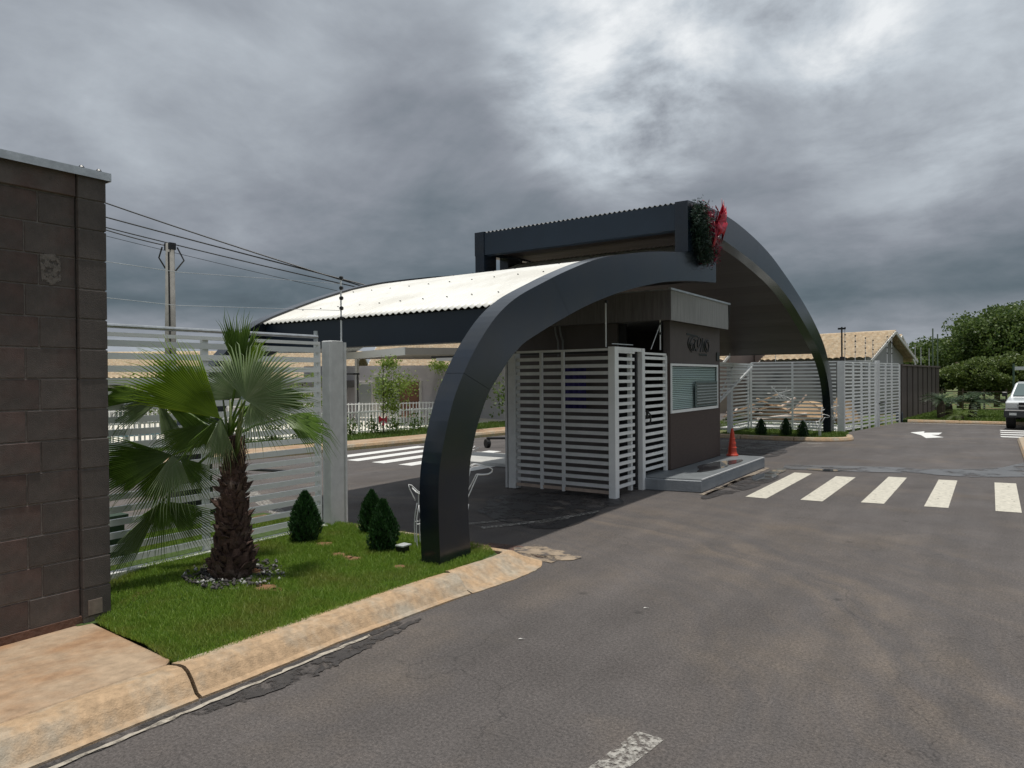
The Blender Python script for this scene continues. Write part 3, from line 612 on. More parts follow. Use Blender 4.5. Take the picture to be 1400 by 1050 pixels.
def electric_post(x, y, z0, h, label, brace=None, n=5):
    t = thing('electric_fence_post', label, 'fence post', (x, y, z0), 'electric fence posts on the white fences')
    b = MB(); b.tube([(x, y, z0), (x, y, z0+h)], .009, 6); b.build('rod', WIREW, t)
    for k in range(n):
        q = MB(); zz = z0+h-.02-k*(h*.62/max(n-1, 1)); q.lathe([(.010, -.02), (.022, -.012), (.022, .012), (.010, .02)], (x+.006, y, zz), 8); q.build('insulator', BLACK, t)
    if brace:
        q = MB(); q.tube([(x, y, z0+h*.55), brace], .006, 5); q.build('brace', WIREW, t)
    return t
# fence A behind the palm
t = thing('slat_fence', 'white horizontal slat fence behind the fan palm', 'fence', (-5.65, 3.2, 0))
panel(t, (-5.66, 1.2), (-5.66, 4.80), .17, 1.93, h=.05, posts=(0, .655, 1), off=.03)
b = MB(); b.tube([(-5.66, 1.2, 2.03), (-5.66, 4.78, 2.03)], .018, 8); b.build('round_rail', GALV, t)
b = MB(); b.tube([(-5.67, 4.77, 1.96), (-5.67, 4.77, 2.09)], .022, 8); b.build('roller', GALV, t)
b = MB(); b.box(-5.70, -5.60, 1.2, 4.85, .05, .115); b.build('floor_track', WHITED, t)
t = thing('gate_column', 'broad white steel column between the palm fence and the entrance lane', 'column', (-5.65, 5.0, 0))
b = MB(); b.box(-5.72, -5.60, 4.885, 4.925, .04, 1.99); b.build('flange', WHITED, t, bevel=.003)
b = MB(); b.box(-5.76, -5.635, 4.93, 5.10, .04, 2.0); b.build('box_section', WHITED, t, bevel=.004)
b = MB(); b.box(-5.70, -5.615, 5.102, 5.125, .04, 1.985); b.build('guide', WHITED, t)
electric_post(-5.65, 5.09, 2.0, .68, 'tall electric fence post with five insulators on the broad white column')
t = thing('utility_box', 'small dark green box behind the palm fence', 'box', (-6.35, 3.0, .0))
b = MB(); b.box(-6.5, -6.2, 2.85, 3.12, .06, .42); b.build('casing', mat('dark_green_box', (.02, .05, .02), .6), t, bevel=.01)
b = MB(); b.box(-6.52, -6.18, 2.83, 3.14, .42, .45); b.build('lid', mat('dark_green_lid', (.02, .045, .02), .5), t)
# fence across the lane, pedestrian gate, panel to the gatehouse
t = thing('slat_fence', 'white slat fence panel facing the lane, left of the gatehouse gate', 'fence', (-4.9, 8.4, 0))
panel(t, (-5.66, 8.40), (-4.19, 8.38), .13, 1.93, h=.047, m=WHITED, posts=(.29, .53), off=-.02, pw=.035)
b = MB(); b.box(-5.66, -4.19, 8.365, 8.40, .055, .095); b.build('bottom_rail', mat('rusty_white', (.42, .33, .27), .7, .3, 8), t)
t = thing('gate_column', 'white steel column at the end of the lane fence panel', 'column', (-5.8, 8.45, 0))
b = MB(); b.box(-5.80, -5.675, 8.36, 8.50, 0.01, 1.95); b.build('box_section', WHITED, t, bevel=.004)
b = MB(); b.box(-5.865, -5.83, 8.38, 8.42, 0.01, 1.95); b.build('guide', WHITED, t)
b = MB(); b.box(-5.83, -5.80, 8.40, 8.5, 0.05, 1.9); b.build('slot', BLACK, t)
t = thing('gate_post', 'thick white corner post at the pedestrian gate', 'post', (-4.14, 8.4, 0))
b = MB(); b.box(-4.185, -4.085, 8.345, 8.46, 0, 2.0); b.build('shaft', WHITE, t, bevel=.004)
t = thing('pedestrian_gate', 'white slatted pedestrian gate leaf beside the corner post', 'gate', (-4.12, 8.7, 0))
panel(t, (-4.12, 8.475), (-4.12, 9.0), .12, 1.90, posts=(.96,), pw=.05, off=.05)
b = MB(); b.bar((-4.12, 8.46, 1.975), (-4.12, 9.22, 1.975), .05, .05); b.build('lintel', WHITE, t)
b = MB(); b.box(-4.15, -4.11, 9.06, 9.10, .06, 1.93); b.build('gap_shade_strip', DARK, t)  # added near-black strip standing in for the shade of the open gap
b = MB(); b.box(-4.125, -4.075, 9.01, 9.03, 1.05, 1.12); b.build('latch', BLACK, t)
t = thing('gate_post', 'slim white post with black lock in the middle of the gatehouse gate', 'post', (-4.1, 9.3, 0))
b = MB(); b.box(-4.16, -4.085, 9.215, 9.31, 0, 2.0); b.build('shaft', WHITE, t, bevel=.004)
b = MB(); b.box(-4.085, -4.06, 9.33, 9.36, 1.02, 1.12); b.tube([(-4.06, 9.34, 1.1), (-4.03, 9.36, 1.06), (-4.035, 9.38, .98), (-4.06, 9.39, .93)], .012, 6); b.build('lock', BLACK, t)
t = thing('slat_fence', 'white slat panel between the locked post and the gatehouse corner', 'fence', (-4.12, 9.8, 0))
panel(t, (-4.12, 9.31), (-4.12, 10.14), .25, 1.90, posts=(.985,), pw=.05, off=.0)
electric_post(-4.25, 8.42, 2.0, .62, 'slim plain rod rising from the gatehouse corner post', n=1)
electric_post(-4.12, 9.95, 2.0, .70, 'braced electric post beside the gatehouse roof', brace=(-4.12, 9.6, 2.0), n=4)
b = MB(); b.bar((-4.2, 8.5, 2.045), (-4.2, 9.15, 2.05), .012); tag(b.build('gate_rod', GALV), 'thin steel rod lying along the top of the pedestrian gate', 'rod')
# dark blue cloth behind the panel
b = MB(); n = 14
for i in range(n+1):
    x = -5.84+i*.40/n; y = 10.08+.02*math.sin(i*1.7); b.v += [(x, y, 1.05), (x, y, 1.80)]
b.f = [(2*i, 2*i+2, 2*i+3, 2*i+1) for i in range(n)]; b.m = [0]*n
o = b.build('hanging_cloth', BLUE, smooth=True); sm = o.modifiers.new('s', 'SOLIDIFY'); sm.thickness = .01; tag(o, 'dark blue cloth hanging behind the lane fence slats', 'cloth')

# ------------------------------------------------------------ the two arched canopies
XF = -3.65
A1O = [(4.31, -.05), (4.29, .3), (4.28, .63), (4.29, .86), (4.325, 1.0), (4.40, 1.225), (4.49, 1.45), (4.565, 1.57), (4.64, 1.67), (4.745, 1.815), (4.90, 1.975), (5.09, 2.15), (5.40, 2.34), (5.85, 2.52), (6.25, 2.67), (6.825, 2.86), (7.33, 2.99), (7.83, 3.09), (8.69, 3.24), (9.86, 3.40), (10.3, 3.52), (11.1, 3.815)]
A1I = [(4.72, -.05), (4.68, .27), (4.665, .52), (4.69, .85), (4.72, .96), (4.795, 1.175), (4.94, 1.43), (5.04, 1.54), (5.30, 1.775), (5.435, 1.865), (5.60, 1.955), (6.25, 2.2), (6.82, 2.39), (7.36, 2.54), (7.82, 2.65), (8.38, 2.765), (9.07, 2.885), (9.93, 2.99), (11.1, 3.09)]
A2O = [(9.87, 4.15), (10.6, 4.22), (11.43, 4.25), (12.27, 4.235), (13.44, 4.135), (14.46, 3.99), (15.39, 3.79), (16.46, 3.53), (17.64, 3.2), (18.7, 2.84), (19.6, 2.46), (20.25, 2.03), (20.7, 1.55), (20.92, .98), (21.05, .45), (21.06, -.05)]
A2I = [(9.87, 3.41), (10.4, 3.53), (11.12, 3.83), (11.73, 3.81), (12.97, 3.72), (13.91, 3.615), (15.0, 3.46), (16.2, 3.19), (17.36, 2.83), (18.37, 2.47), (19.2, 2.15), (19.9, 1.75), (20.38, 1.25), (20.58, .75), (20.6, .3), (20.6, -.05)]
def arch(t, outer, inner, x0, x1, nseg, mats, keep=0):
    O = smooth2(resample(outer, 100), 3); I = smooth2(resample(inner, 100), 3 if not keep else 0)
    cuts = [round(i*99/nseg) for i in range(nseg+1)]
    for a, c in zip(cuts[:-1], cuts[1:]):
        q = MB(); n = c-a+1
        o_ = [O[i] for i in range(a, c+1)]; i_ = [I[i] for i in range(a, c+1)]
        g = .0035
        if a: o_[0] = o_[0]+(o_[1]-o_[0])/np.linalg.norm(o_[1]-o_[0])*g; i_[0] = i_[0]+(i_[1]-i_[0])/np.linalg.norm(i_[1]-i_[0])*g
        for x in (x0, x1):
            q.v += [(x, p[0], p[1]) for p in o_]+[(x, p[0], p[1]) for p in i_]
        k = 2*n
        for j in range(n-1):
            q.f += [(j, j+1, n+j+1, n+j), (k+j, k+n+j, k+n+j+1, k+j+1), (j, k+j, k+j+1, j+1), (n+j, n+j+1, k+n+j+1, k+n+j)]
        q.f += [(0, n, k+n, k), (n-1, k+n-1, k+2*n-1, 2*n-1)]; q.m = [0]*len(q.f)
        q.build('cladding_panel', mats, t)
def O_at(y, prof):
    P = sorted((p for p in prof if p[1] > 1.6), key=lambda p: p[0]); return float(np.interp(y, [p[0] for p in P], [p[1] for p in P]))
def corr(t, ys, zf, x0, x1, pitch, amp, name, m, th=.004, off=0):
    nx = int((x1-x0)/pitch*8); X = np.linspace(x0, x1, nx); W_ = amp*np.cos(2*np.pi*(X-x0)/pitch)
    V = []; o = ORG[t.name]; ny = len(ys)
    for y in ys:
        z = zf(y); V += [(x-o.x, y-o.y, z+w-o.z) for x, w in zip(X, W_)]
    F = [(j*nx+i, j*nx+i+1, (j+1)*nx+i+1, (j+1)*nx+i) for j in range(ny-1) for i in range(nx-1)]
    ob = link(name, npmesh(name, V, F, m), t); sm = ob.modifiers.new('s', 'SOLIDIFY'); sm.thickness = th; return ob
XR = -7.33
t1 = thing('entrance_canopy', 'near arched canopy with white corrugated roof and its curved dark leg standing in the lawn', 'canopy', (-5.5, 4.5, 0))
arch(t1, A1O, A1I, XF-.2, XF, 5, NAVY, 1); arch(t1, A1O[:-2]+[(10.3, 3.42), (11.1, 3.45)], A1I, XR-.2, XR, 5, NAVY, 1)
z1 = lambda y: O_at(y, A1O)-.035
corr(t1, list(np.linspace(5.36, 11.0, 40)), z1, XR+.005, XF-.205, .083, .010, 'corrugated_roof', ROOFW)
b = MB(); b.box(XR+.003, XF-.203, 5.40, 5.44, 1.955, 2.265); b.build('fascia', NAVYF, t1)
b = MB(); b.box(XR+.003, XF-.203, 5.442, 5.60, 1.955, 1.975); b.build('fascia_return', NAVYF, t1)
def soffit(t, ys, prof, x0, x1, dz=.012):
    I = sorted((p for p in prof if p[1] > 1.7), key=lambda p: p[0]); iy = [p[0] for p in I]; iz = [p[1] for p in I]
    f = lambda y: float(np.interp(y, iy, iz))+dz
    for a, c in zip(ys[:-1], ys[1:]):
        q = MB(); a_ = a+.003; m_ = (a_+c)/2
        q.add([(x, y, f(y)+k) for k in (0, .015) for x in (x0, x1) for y in (a_, m_, c)],
              [(0, 1, 4, 3), (1, 2, 5, 4), (6, 9, 10, 7), (7, 10, 11, 8), (0, 3, 9, 6), (2, 8, 11, 5), (0, 6, 7, 1), (1, 7, 8, 2), (3, 4, 10, 9), (4, 5, 11, 10)])
        q.build('soffit_board', SOFF, t)
soffit(t1, np.arange(5.62, 11.1, .30), A1I, XR+.003, XF-.203, .03)
# screw heads on the white roof
q = MB()
for y in (5.75, 6.6, 7.5):
    for x in np.arange(XR+.25, XF-.3, .332):
        q.lathe([(.011, 0), (.009, .007), (.004, .010)], (x, y+rng.normal()*.01, z1(y)+.012), 6)
stuff(q.build('roof_screws', BLACK, t1))
t2 = thing('entrance_canopy', 'far arched canopy, the higher one, with brown soffit and its leg on the far island', 'canopy', (-5.5, 20.8, 0))
arch(t2, A2O, A2I, XF-.2, XF-.003, 7, NAVY, 0); arch(t2, A2O, [(9.87, 3.74), (10.4, 3.76), (11.12, 3.80)]+A2I[3:], XR-.2, XR-.003, 7, NAVY, 0)
z2 = lambda y: O_at(y, A2O)-.012
corr(t2, list(np.linspace(9.90, 19.55, 50)), z2, XR+.003, XF-.205, .083, .016, 'corrugated_roof', mat('dark_roof_sheet', (.05, .06, .07), .5))
b = MB(); b.box(XR+.003, XF-.203, 9.885, 9.925, 3.745, 4.125); b.build('fascia', NAVYF, t2)
b = MB(); b.box(XR+.003, XF-.203, 9.927, 10.05, 3.745, 3.765); b.build('fascia_return', NAVYF, t2)
b = MB(); b.box(XR+.003, XF-.203, 19.38, 19.42, 2.16, 2.5); b.build('fascia', NAVYF, t2)
soffit(t2, list(np.arange(10.06, 11.2, .36))+list(np.arange(11.2, 19.4, .42)), [(9.8, 3.80), (11.12, 3.83)]+A2I[3:], XR+.003, XF-.203, .01)
b = MB(); b.box(-7.526, -7.336, 9.875, 10.25, 3.3, 3.76); b.build('column', NAVY, t2, bevel=.004)
b = MB(); b.box(-7.526, -7.338, 10.62, 11.1, 3.44, 3.82); b.build('column', NAVY, t2, bevel=.004)

# ------------------------------------------------------------ gatehouse
g = thing('gatehouse', 'brown gatehouse with blind-covered window under the arched canopies', 'building', (-5.2, 11.2, 0))
b = MB(); b.box(-4.16, -4.05, 10.16, 12.5, .18, 1.04); b.build('lower_wall', GHWALL, g, bevel=.004)
b = MB(); b.box(-4.16, -4.05, 10.16, 12.5, 1.80, 2.45); b.build('upper_wall', GHUP, g, bevel=.004)
b = MB(); b.box(-4.16, -4.052, 10.162, 10.19, 1.04, 1.80); b.box(-4.16, -4.052, 12.34, 12.5, 1.04, 1.80); b.build('jamb_wall', GHWALL, g)
b = MB(); b.box(-7.0, -4.93, 10.16, 10.28, .0, 2.45); b.build('side_wall', GHUP, g)
b = MB(); b.box(-7.0, -6.88, 10.28, 12.4, .0, 2.45); b.box(-6.88, -4.16, 12.38, 12.5, .0, 2.45); b.build('rear_wall', GHUP, g)
b = MB(); b.box(-4.92, -4.165, 10.20, 10.24, 0.0, .95); b.box(-4.92, -4.80, 10.20, 10.24, .95, 2.44); b.build('door_leaf', DARK, g)
b = MB(); b.box(-6.88, -4.16, 10.28, 12.38, 0.02, .05); b.build('floor', DARK, g)
w = MB(); w.cur = 0
w.box(-4.06, -4.035, 10.165, 12.36, 1.04, 1.085); w.box(-4.06, -4.035, 10.165, 12.36, 1.765, 1.80); w.box(-4.06, -4.035, 10.165, 10.205, 1.085, 1.765); w.box(-4.06, -4.035, 12.32, 12.36, 1.085, 1.765)
wf = w.build('window', WHITE, g)
b = MB(); b.box(-4.052, -4.047, 10.206, 12.319, 1.086, 1.764); gl = b.build('pane', GLASSM, wf)
nt = GLASSM.node_tree; p = nt.nodes['Principled BSDF']; tr = nt.nodes.new('ShaderNodeBsdfTransparent'); ms = nt.nodes.new('ShaderNodeMixShader'); ms.inputs[0].default_value = .9
tr.inputs[0].default_value = (.93, .98, .97, 1); p.inputs['Base Color'].default_value = (.03, .04, .04, 1)
nt.links.new(p.outputs[0], ms.inputs[1]); nt.links.new(tr.outputs[0], ms.inputs[2]); nt.links.new(ms.outputs[0], nt.nodes['Material Output'].inputs[0])
q = MB(); q.add([(-.010, 0, .020), (.010, 0, 0), (.010, 2.09, 0), (-.010, 2.09, .020), (-.010, 0, .0212), (.010, 0, .0012), (.010, 2.09, .0012), (-.010, 2.09, .0212)], [(0, 1, 2, 3), (7, 6, 5, 4)])
bm_ = q.mesh('blind_slat', BLINDM); o = ORG[g.name]
for k in range(23): link('blind_slat', bm_, wf, (-4.072-o.x, 10.215-o.y, 1.095+k*.029-o.z))
sh = MB(); sh.box(-4.034, -4.022, 11.17, 11.21, 1.12, 1.50); sh.box(-4.034, -4.022, 11.17, 12.28, 1.49, 1.515); sh.box(-4.034, -4.022, 11.17, 12.28, 1.10, 1.12)  # framed dark rectangle with paler slats on the lower right of the window
sp_ = sh.build('slatted_inset', mat('inset_frame', (.10, .14, .14), .4), g)
b = MB(); b.box(-4.033, -4.030, 11.212, 12.28, 1.121, 1.489); b.build('inset_panel', mat('inset_dark', (.045, .06, .062), .2), sp_)
for k in range(7):
    q = MB(); q.box(-4.029, -4.020, 11.25, 12.27, 1.15+k*.048, 1.168+k*.048); q.build('inset_slat', mat('inset_slat', (.30, .34, .34), .5) if k == 0 else MATS['inset_slat'], sp_)
# roof box with metal flashing and stained fascia
b = MB(); b.box(-7.1, -3.92, 9.86, 12.52, 2.455, 2.86); b.build('roof_core', FASCD, g)
b = MB(); b.box(-3.918, -3.905, 9.85, 12.53, 2.43, 2.87); b.build('fascia', FASC, g)
b = MB(); b.box(-7.1, -3.904, 9.835, 9.848, 2.44, 2.87); b.build('side_fascia', FASCD, g)
b = MB(); b.box(-3.93, -3.885, 9.80, 12.60, 2.872, 2.90); b.box(-7.1, -3.93, 9.815, 9.86, 2.872, 2.89); b.build('flashing', GALV, g)
b = MB(); b.tube([(-3.9, 12.56, 2.86), (-3.9, 12.57, 2.74), (-3.93, 12.57, 2.5)], .018, 8); b.build('drain_pipe', BLACK, g)
q = MB()
for dx in (0, .09): q.tube([(-5.98+dx, 10.10, 1.95), (-5.98+dx, 10.10, 2.2), (-6.02+dx, 10.10, 2.32), (-6.04+dx, 10.10, 2.45)], .016, 7)
q.build('conduit', mat('grey_conduit', (.20, .20, .20), .5), g)
b = MB(); b.box(-4.046, -4.03, 12.28, 12.44, 1.87, 2.02); b.build('intercom', BLACK, g, bevel=.004)
# platform in front
p_ = thing('platform', 'grey painted concrete platform with puddle in front of the gatehouse window', 'platform', (-3.8, 11, 0))
b = MB(); b.prism([(-3.31, 9.42), (-3.31, 12.62), (-3.36, 12.74), (-4.9, 12.74), (-4.9, 12.5), (-4.05, 12.5), (-4.05, 10.16), (-4.25, 10.16), (-4.25, 9.28), (-3.9, 9.30)], 0, .168, 'z'); b.build('slab', CONC, p_, bevel=.012)
b = MB(); b.prism([(-3.33, 9.44), (-3.33, 12.61), (-3.37, 12.72), (-4.85, 12.72), (-4.85, 12.52), (-4.04, 12.52), (-4.04, 10.14), (-4.24, 10.14), (-4.24, 9.30), (-3.9, 9.32)], .169, .18, 'z'); b.build('topping', CONCT, p_)
b = MB(); b.box(-3.328, -3.305, 9.43, 12.6, .1695, .186); b.build('edge_strip', mat('pale_edge', (.5, .51, .52), .5), p_)
b = MB(); b.add([(x, y, .184) for x, y in blobpts(-3.64, 11.1, .22, .75, 50, .3)], [tuple(range(50))]); b.build('puddle', WATER, p_, fix=False)
# sign lettering (raised script strokes, two small lines of characters)
sg = thing('gatehouse_sign', 'dark raised script lettering on the upper gatehouse wall', 'sign', (-4.05, 11.1, 2.2))
def spt(px_, py_):   # sign drawing units -> wall (y, z); drawn straight on the wall plane
    return (-4.043, 10.16+(px_-80)/1000*2.34, 2.45-(py_-90)/900*.63)
strokes = [[(470, 395), (420, 430), (395, 540), (410, 640), (440, 700), (470, 735)], [(500, 400), (455, 480), (430, 560), (450, 660), (480, 700)],
           [(450, 590), (480, 540), (500, 560), (490, 640), (505, 700), (530, 640)], [(515, 430), (520, 450), (560, 450)], [(545, 480), (520, 560), (530, 650), (560, 700), (590, 660)],
           [(640, 380), (600, 430), (585, 530), (590, 620), (620, 600), (650, 480), (640, 380)], [(690, 390), (680, 500), (655, 640), (640, 720)],
           [(690, 400), (700, 560), (695, 720)], [(830, 440), (780, 410), (735, 480), (725, 600), (740, 700)], [(770, 470), (750, 560), (770, 650), (760, 720)], [(800, 480), (820, 560), (800, 700)], [(840, 440), (790, 455), (765, 440)]]
for s_ in strokes:
    q = MB(); q.tube([spt(*p) for p in resample(s_, 14)], .0105, 6); q.build('script_stroke', SIGNM, sg)
for i in range(11):
    q = MB(); x = 375+i*21; y = 332+i*3.2; a = spt(x, y-16); c = spt(x+13, y+22); q.box(-4.05, -4.04, a[1], c[1], c[2], a[2]); q.build('small_letter', SIGNM, sg)
for i in range(8):
    q = MB(); x = 618+i*21; y = 785; a = spt(x, y-22); c = spt(x+14, y+26); q.box(-4.05, -4.04, a[1], c[1], c[2], a[2]); q.build('small_letter', SIGNM, sg)
# traffic cone
c = thing('traffic_cone', 'faded red traffic cone standing at the far end of the grey platform', 'cone', (-3.86, 12.58, .18))
b = MB(); b.lathe([(.105, .0), (.105, .02), (.09, .03), (.078, .06), (.048, .30), (.042, .31), (.036, .40), (.02, .475), (.012, .49)], (-3.86, 12.58, .18), 20); b.build('cone_body', CONE, c, smooth=False)
for z in (.14, .22, .3):
    b = MB(); r = .077-.105*(z-.06)/.24*.36+.012; b.lathe([(r, 0), (r+.003, .006), (r-.002, .014)], (-3.86, 12.58, .18+z), 20); b.build('ring', CONE, c)

# wreath with red bow
wr = thing('christmas_wreath', 'dark green Christmas garland with red bow on the crest of the far arch', 'wreath', (-3.6, 10.2, 3.85))
def leaves(cn, n, size, dirs=None, asp=.35, up=0.0, flat=0):
    """n leaf quads (folded diamonds) at the given centres"""
    C_ = np.asarray(cn); k = len(C_); A = rng.normal(size=(k, 3)); A[:, 2] = A[:, 2]*(1-flat)+up; A /= np.linalg.norm(A, axis=1)[:, None]
    if dirs is not None: A = dirs+A*.55; A /= np.linalg.norm(A, axis=1)[:, None]
    B = np.cross(A, rng.normal(size=(k, 3))); B /= np.linalg.norm(B, axis=1)[:, None]
    s_ = (size*rng.uniform(.6, 1.3, k))[:, None]
    V = np.stack([C_-A*s_*.5, C_+B*s_*asp, C_+A*s_*.5, C_-B*s_*asp], 1).reshape(-1, 3); F = np.arange(4*k).reshape(-1, 4); return V, F
def leafobj(name, cn, size, m, parent=None, **k):
    V, F = leaves(cn, 0, size, **k); o = org(parent) if parent else Vector((0, 0, 0)); V = V-np.array(o)
    return link(name, npmesh(name, V, F, m), parent)
cy = [(10.12, 4.05), (10.14, 3.85), (10.2, 3.65), (10.32, 3.47), (10.48, 3.40)]
P_ = resample(cy, 60); cn = []
for y, z in P_:
    for _ in range(90): cn.append((-3.57+rng.normal()*.055, y+rng.normal()*.085, z+rng.normal()*.07))
stuff(leafobj('garland', cn, .065, WREATHL, wr, asp=.12))
P_ = resample([(10.35, 4.05), (10.5, 3.8), (10.62, 3.6), (10.55, 3.42)], 30); cn = []
for y, z in P_:
    for _ in range(90): cn.append((-3.55+rng.normal()*.05, y+rng.normal()*.10, z+rng.normal()*.07))
stuff(leafobj('tinsel', cn, .06, WREATHR, wr, asp=.12))
def ribbon(pts, wv, parent):
    q = MB(); n = len(pts)
    for p, w_ in zip(pts, wv): p = Vector(p); q.v += [tuple(p-Vector(w_)), tuple(p+Vector(w_))]
    q.f = [(2*i, 2*i+2, 2*i+3, 2*i+1) for i in range(n-1)]; q.m = [0]*(n-1); o = q.build('ribbon_loop', RED, parent, smooth=True)
    sm = o.modifiers.new('s', 'SOLIDIFY'); sm.thickness = .006
bc = (-3.46, 10.52, 3.92)
for dy, dz in ((.36, .12), (.20, .26), (-.10, .22), (.32, -.12), (.04, -.20), (.28, .22)):
    ribbon([(bc[0], bc[1], bc[2]), (bc[0]+.06, bc[1]+dy*.6, bc[2]+dz*.6+.03), (bc[0]+.03, bc[1]+dy, bc[2]+dz), (bc[0]+.10, bc[1]+dy*.55, bc[2]+dz*.5-.03), (bc[0]+.02, bc[1], bc[2])],
           [(.01, .01, .02), (.02, -dz*.3, dy*.3), (.03, -dz*.4, dy*.4+.03), (.02, -dz*.3, dy*.3), (.01, .01, .02)], wr)
ribbon([(bc[0], bc[1], bc[2]), (bc[0]+.03, bc[1]-.02, bc[2]-.18), (bc[0], bc[1]-.10, bc[2]-.38)], [(.0, .05, 0), (.0, .07, .02), (0, .06, .02)], wr)

# ------------------------------------------------------------ far fences, exit gate
t = thing('column_of_exit_gate', 'white column of the exit lane just behind the cone', 'column', (-5.85, 19.0, 0)); t.name = 'gate_column'
ORG[t.name] = Vector((-5.85, 19.0, 0))
b = MB(); b.box(-5.95, -5.85, 18.95, 19.15, 0, 1.95); b.build('box_section', WHITED, t)
t = thing('sliding_gate', 'triangular slatted tail of the sliding exit gate right of the gatehouse', 'gate', (-5.8, 19, 0))
y0, y1 = 14.9, 20.85; zt = 1.93
zd = lambda y: .98+(y-17.9)*(1.86-.98)/(20.75-17.9)
b = MB(); b.bar((-5.8, y0, zt), (-5.8, y1, zt), .05, .05); b.build('top_rail', WHITE, t)
b = MB(); b.bar((-5.8, y0+.2, max(.1, zd(y0+.2))), (-5.8, y1-.1, zd(y1-.1)), .06, .06); b.build('diagonal_brace', WHITE, t)
b = MB(); b.bar((-5.83, 17.8, 1.0), (-5.83, 19.2, 1.93), .03, .03); b.build('cross_brace', WHITED, t)
z = .25
while z < 1.88:
    yy = 17.9+(z-.98)/((1.86-.98)/(20.75-17.9))
    b = MB(); b.box(-5.815, -5.785, y0, min(yy, y1), z, z+.045); b.build('slat', WHITE, t); z += .1
t = thing('slat_fence', 'short slat fence between the exit column and the far corner post', 'fence', (-5.9, 20, 0))
panel(t, (-5.92, 19.2), (-5.92, 20.9), .10, 1.9, m=WHITED, posts=(.97,), tops=True)
t = thing('slat_fence', 'slat fence behind the three clipped shrubs on the far island', 'fence', (-4.6, 20.95, 0))
panel(t, (-5.88, 20.98), (-3.62, 21.2), .08, 1.95, m=WHITE, posts=(0, .5), tops=True)
t = thing('gate_column', 'white column just right of the far arch leg', 'column', (-3.5, 21.3, 0))
b = MB(); b.box(-3.60, -3.42, 21.25, 21.40, 0, 2.0); b.build('box_section', WHITED, t)
t = thing('slat_fence', 'long slat fence right of the far arch leg, seen at a slant', 'fence', (-3.3, 22.7, 0))
panel(t, (-3.47, 21.4), (-3.02, 24.3), .08, 1.93, m=WHITE, posts=(.25, .5, .75, .95), tops=True, off=-.03)
t = thing('gate_post', 'pale post with latch bar in the middle of the slanting fence', 'post', (-3.0, 24.4, 0))
b = MB(); b.box(-3.06, -2.93, 24.33, 24.5, 0, 2.05); b.build('shaft', WHITED, t)
b = MB(); b.tube([(-2.92, 24.3, .72), (-2.88, 25.4, .74)], .02, 6); b.build('latch_bar', BLACK, t)
t = thing('slat_fence', 'last slat fence length before the brown panel wall', 'fence', (-2.8, 25.5, 0))
panel(t, (-2.98, 24.5), (-2.66, 26.9), .08, 1.93, m=WHITE, posts=(.3, .6, 1), tops=True, off=-.03)
for x, y, h, l in ((-3.45, 21.55, .95, 'first electric post right of the far arch leg, tallest one'), (-3.3, 22.3, .75, 'second electric post right of the far arch leg'),
                   (-3.16, 23.2, .72, 'third electric post right of the far arch leg'), (-3.06, 24.0, .68, 'fourth electric post right of the far arch leg'),
                   (-2.85, 25.6, .85, 'electric post above the last slat fence length, left of a pair'), (-2.78, 26.2, .85, 'electric post above the last slat fence length, right of a pair'),
                   (-5.2, 21.05, .75, 'electric post on the fence behind the clipped shrubs'), (-5.9, 19.05, .8, 'electric post above the exit column')):
    electric_post(x, y, 2.0, h, l, n=4)
t = thing('camera_pole', 'black pole beside the top of the far arch leg', 'pole', (-3.5, 21.45, 2))
b = MB(); b.tube([(-3.52, 21.5, 2.0), (-3.52, 21.5, 2.95)], .022, 8); b.build('pole', BLACK, t)
b = MB(); b.box(-3.57, -3.45, 21.45, 21.55, 2.0, 2.12); b.build('base_box', BLACK, t); b = MB(); b.box(-3.62, -3.42, 21.48, 21.52, 2.88, 2.93); b.build('camera_bracket', BLACK, t)
# brown precast wall running away
t = thing('panel_wall', 'dark brown precast panel wall beyond the slat fences', 'wall', (-2.4, 31, 0))
a = Vector((-2.62, 27.0, 0)); c = Vector((-2.02, 36.2, 0)); d = (c-a)/8
for k in range(8):
    p = a+d*k; q = MB(); q.bar(p+d*.05+Vector((0, 0, .95)), p+d*.97+Vector((0, 0, .95)), .05, 1.88); q.build('panel', PANELM, t)
    q = MB(); q.bar(p+Vector((0, 0, -.02)), p+Vector((0, 0, 1.95)), .10, .10, up=(0, 1, 0)); q.build('post', mat('wall_post', (.06, .045, .04), .8) if k == 0 else MATS['wall_post'], t)
q = MB(); q.bar(a+Vector((.02, 0, 1.93)), c+Vector((.02, 0, 1.93)), .11, .06); q.build('coping', PANELM, t)
b = MB(); b.box(-2.75, -2.55, 26.95, 27.1, 0, .35); tag(b.build('drum', mat('dark_blue_drum', (.04, .06, .09), .6), bevel=.03), 'small dark blue drum at the foot of the brown wall', 'drum')

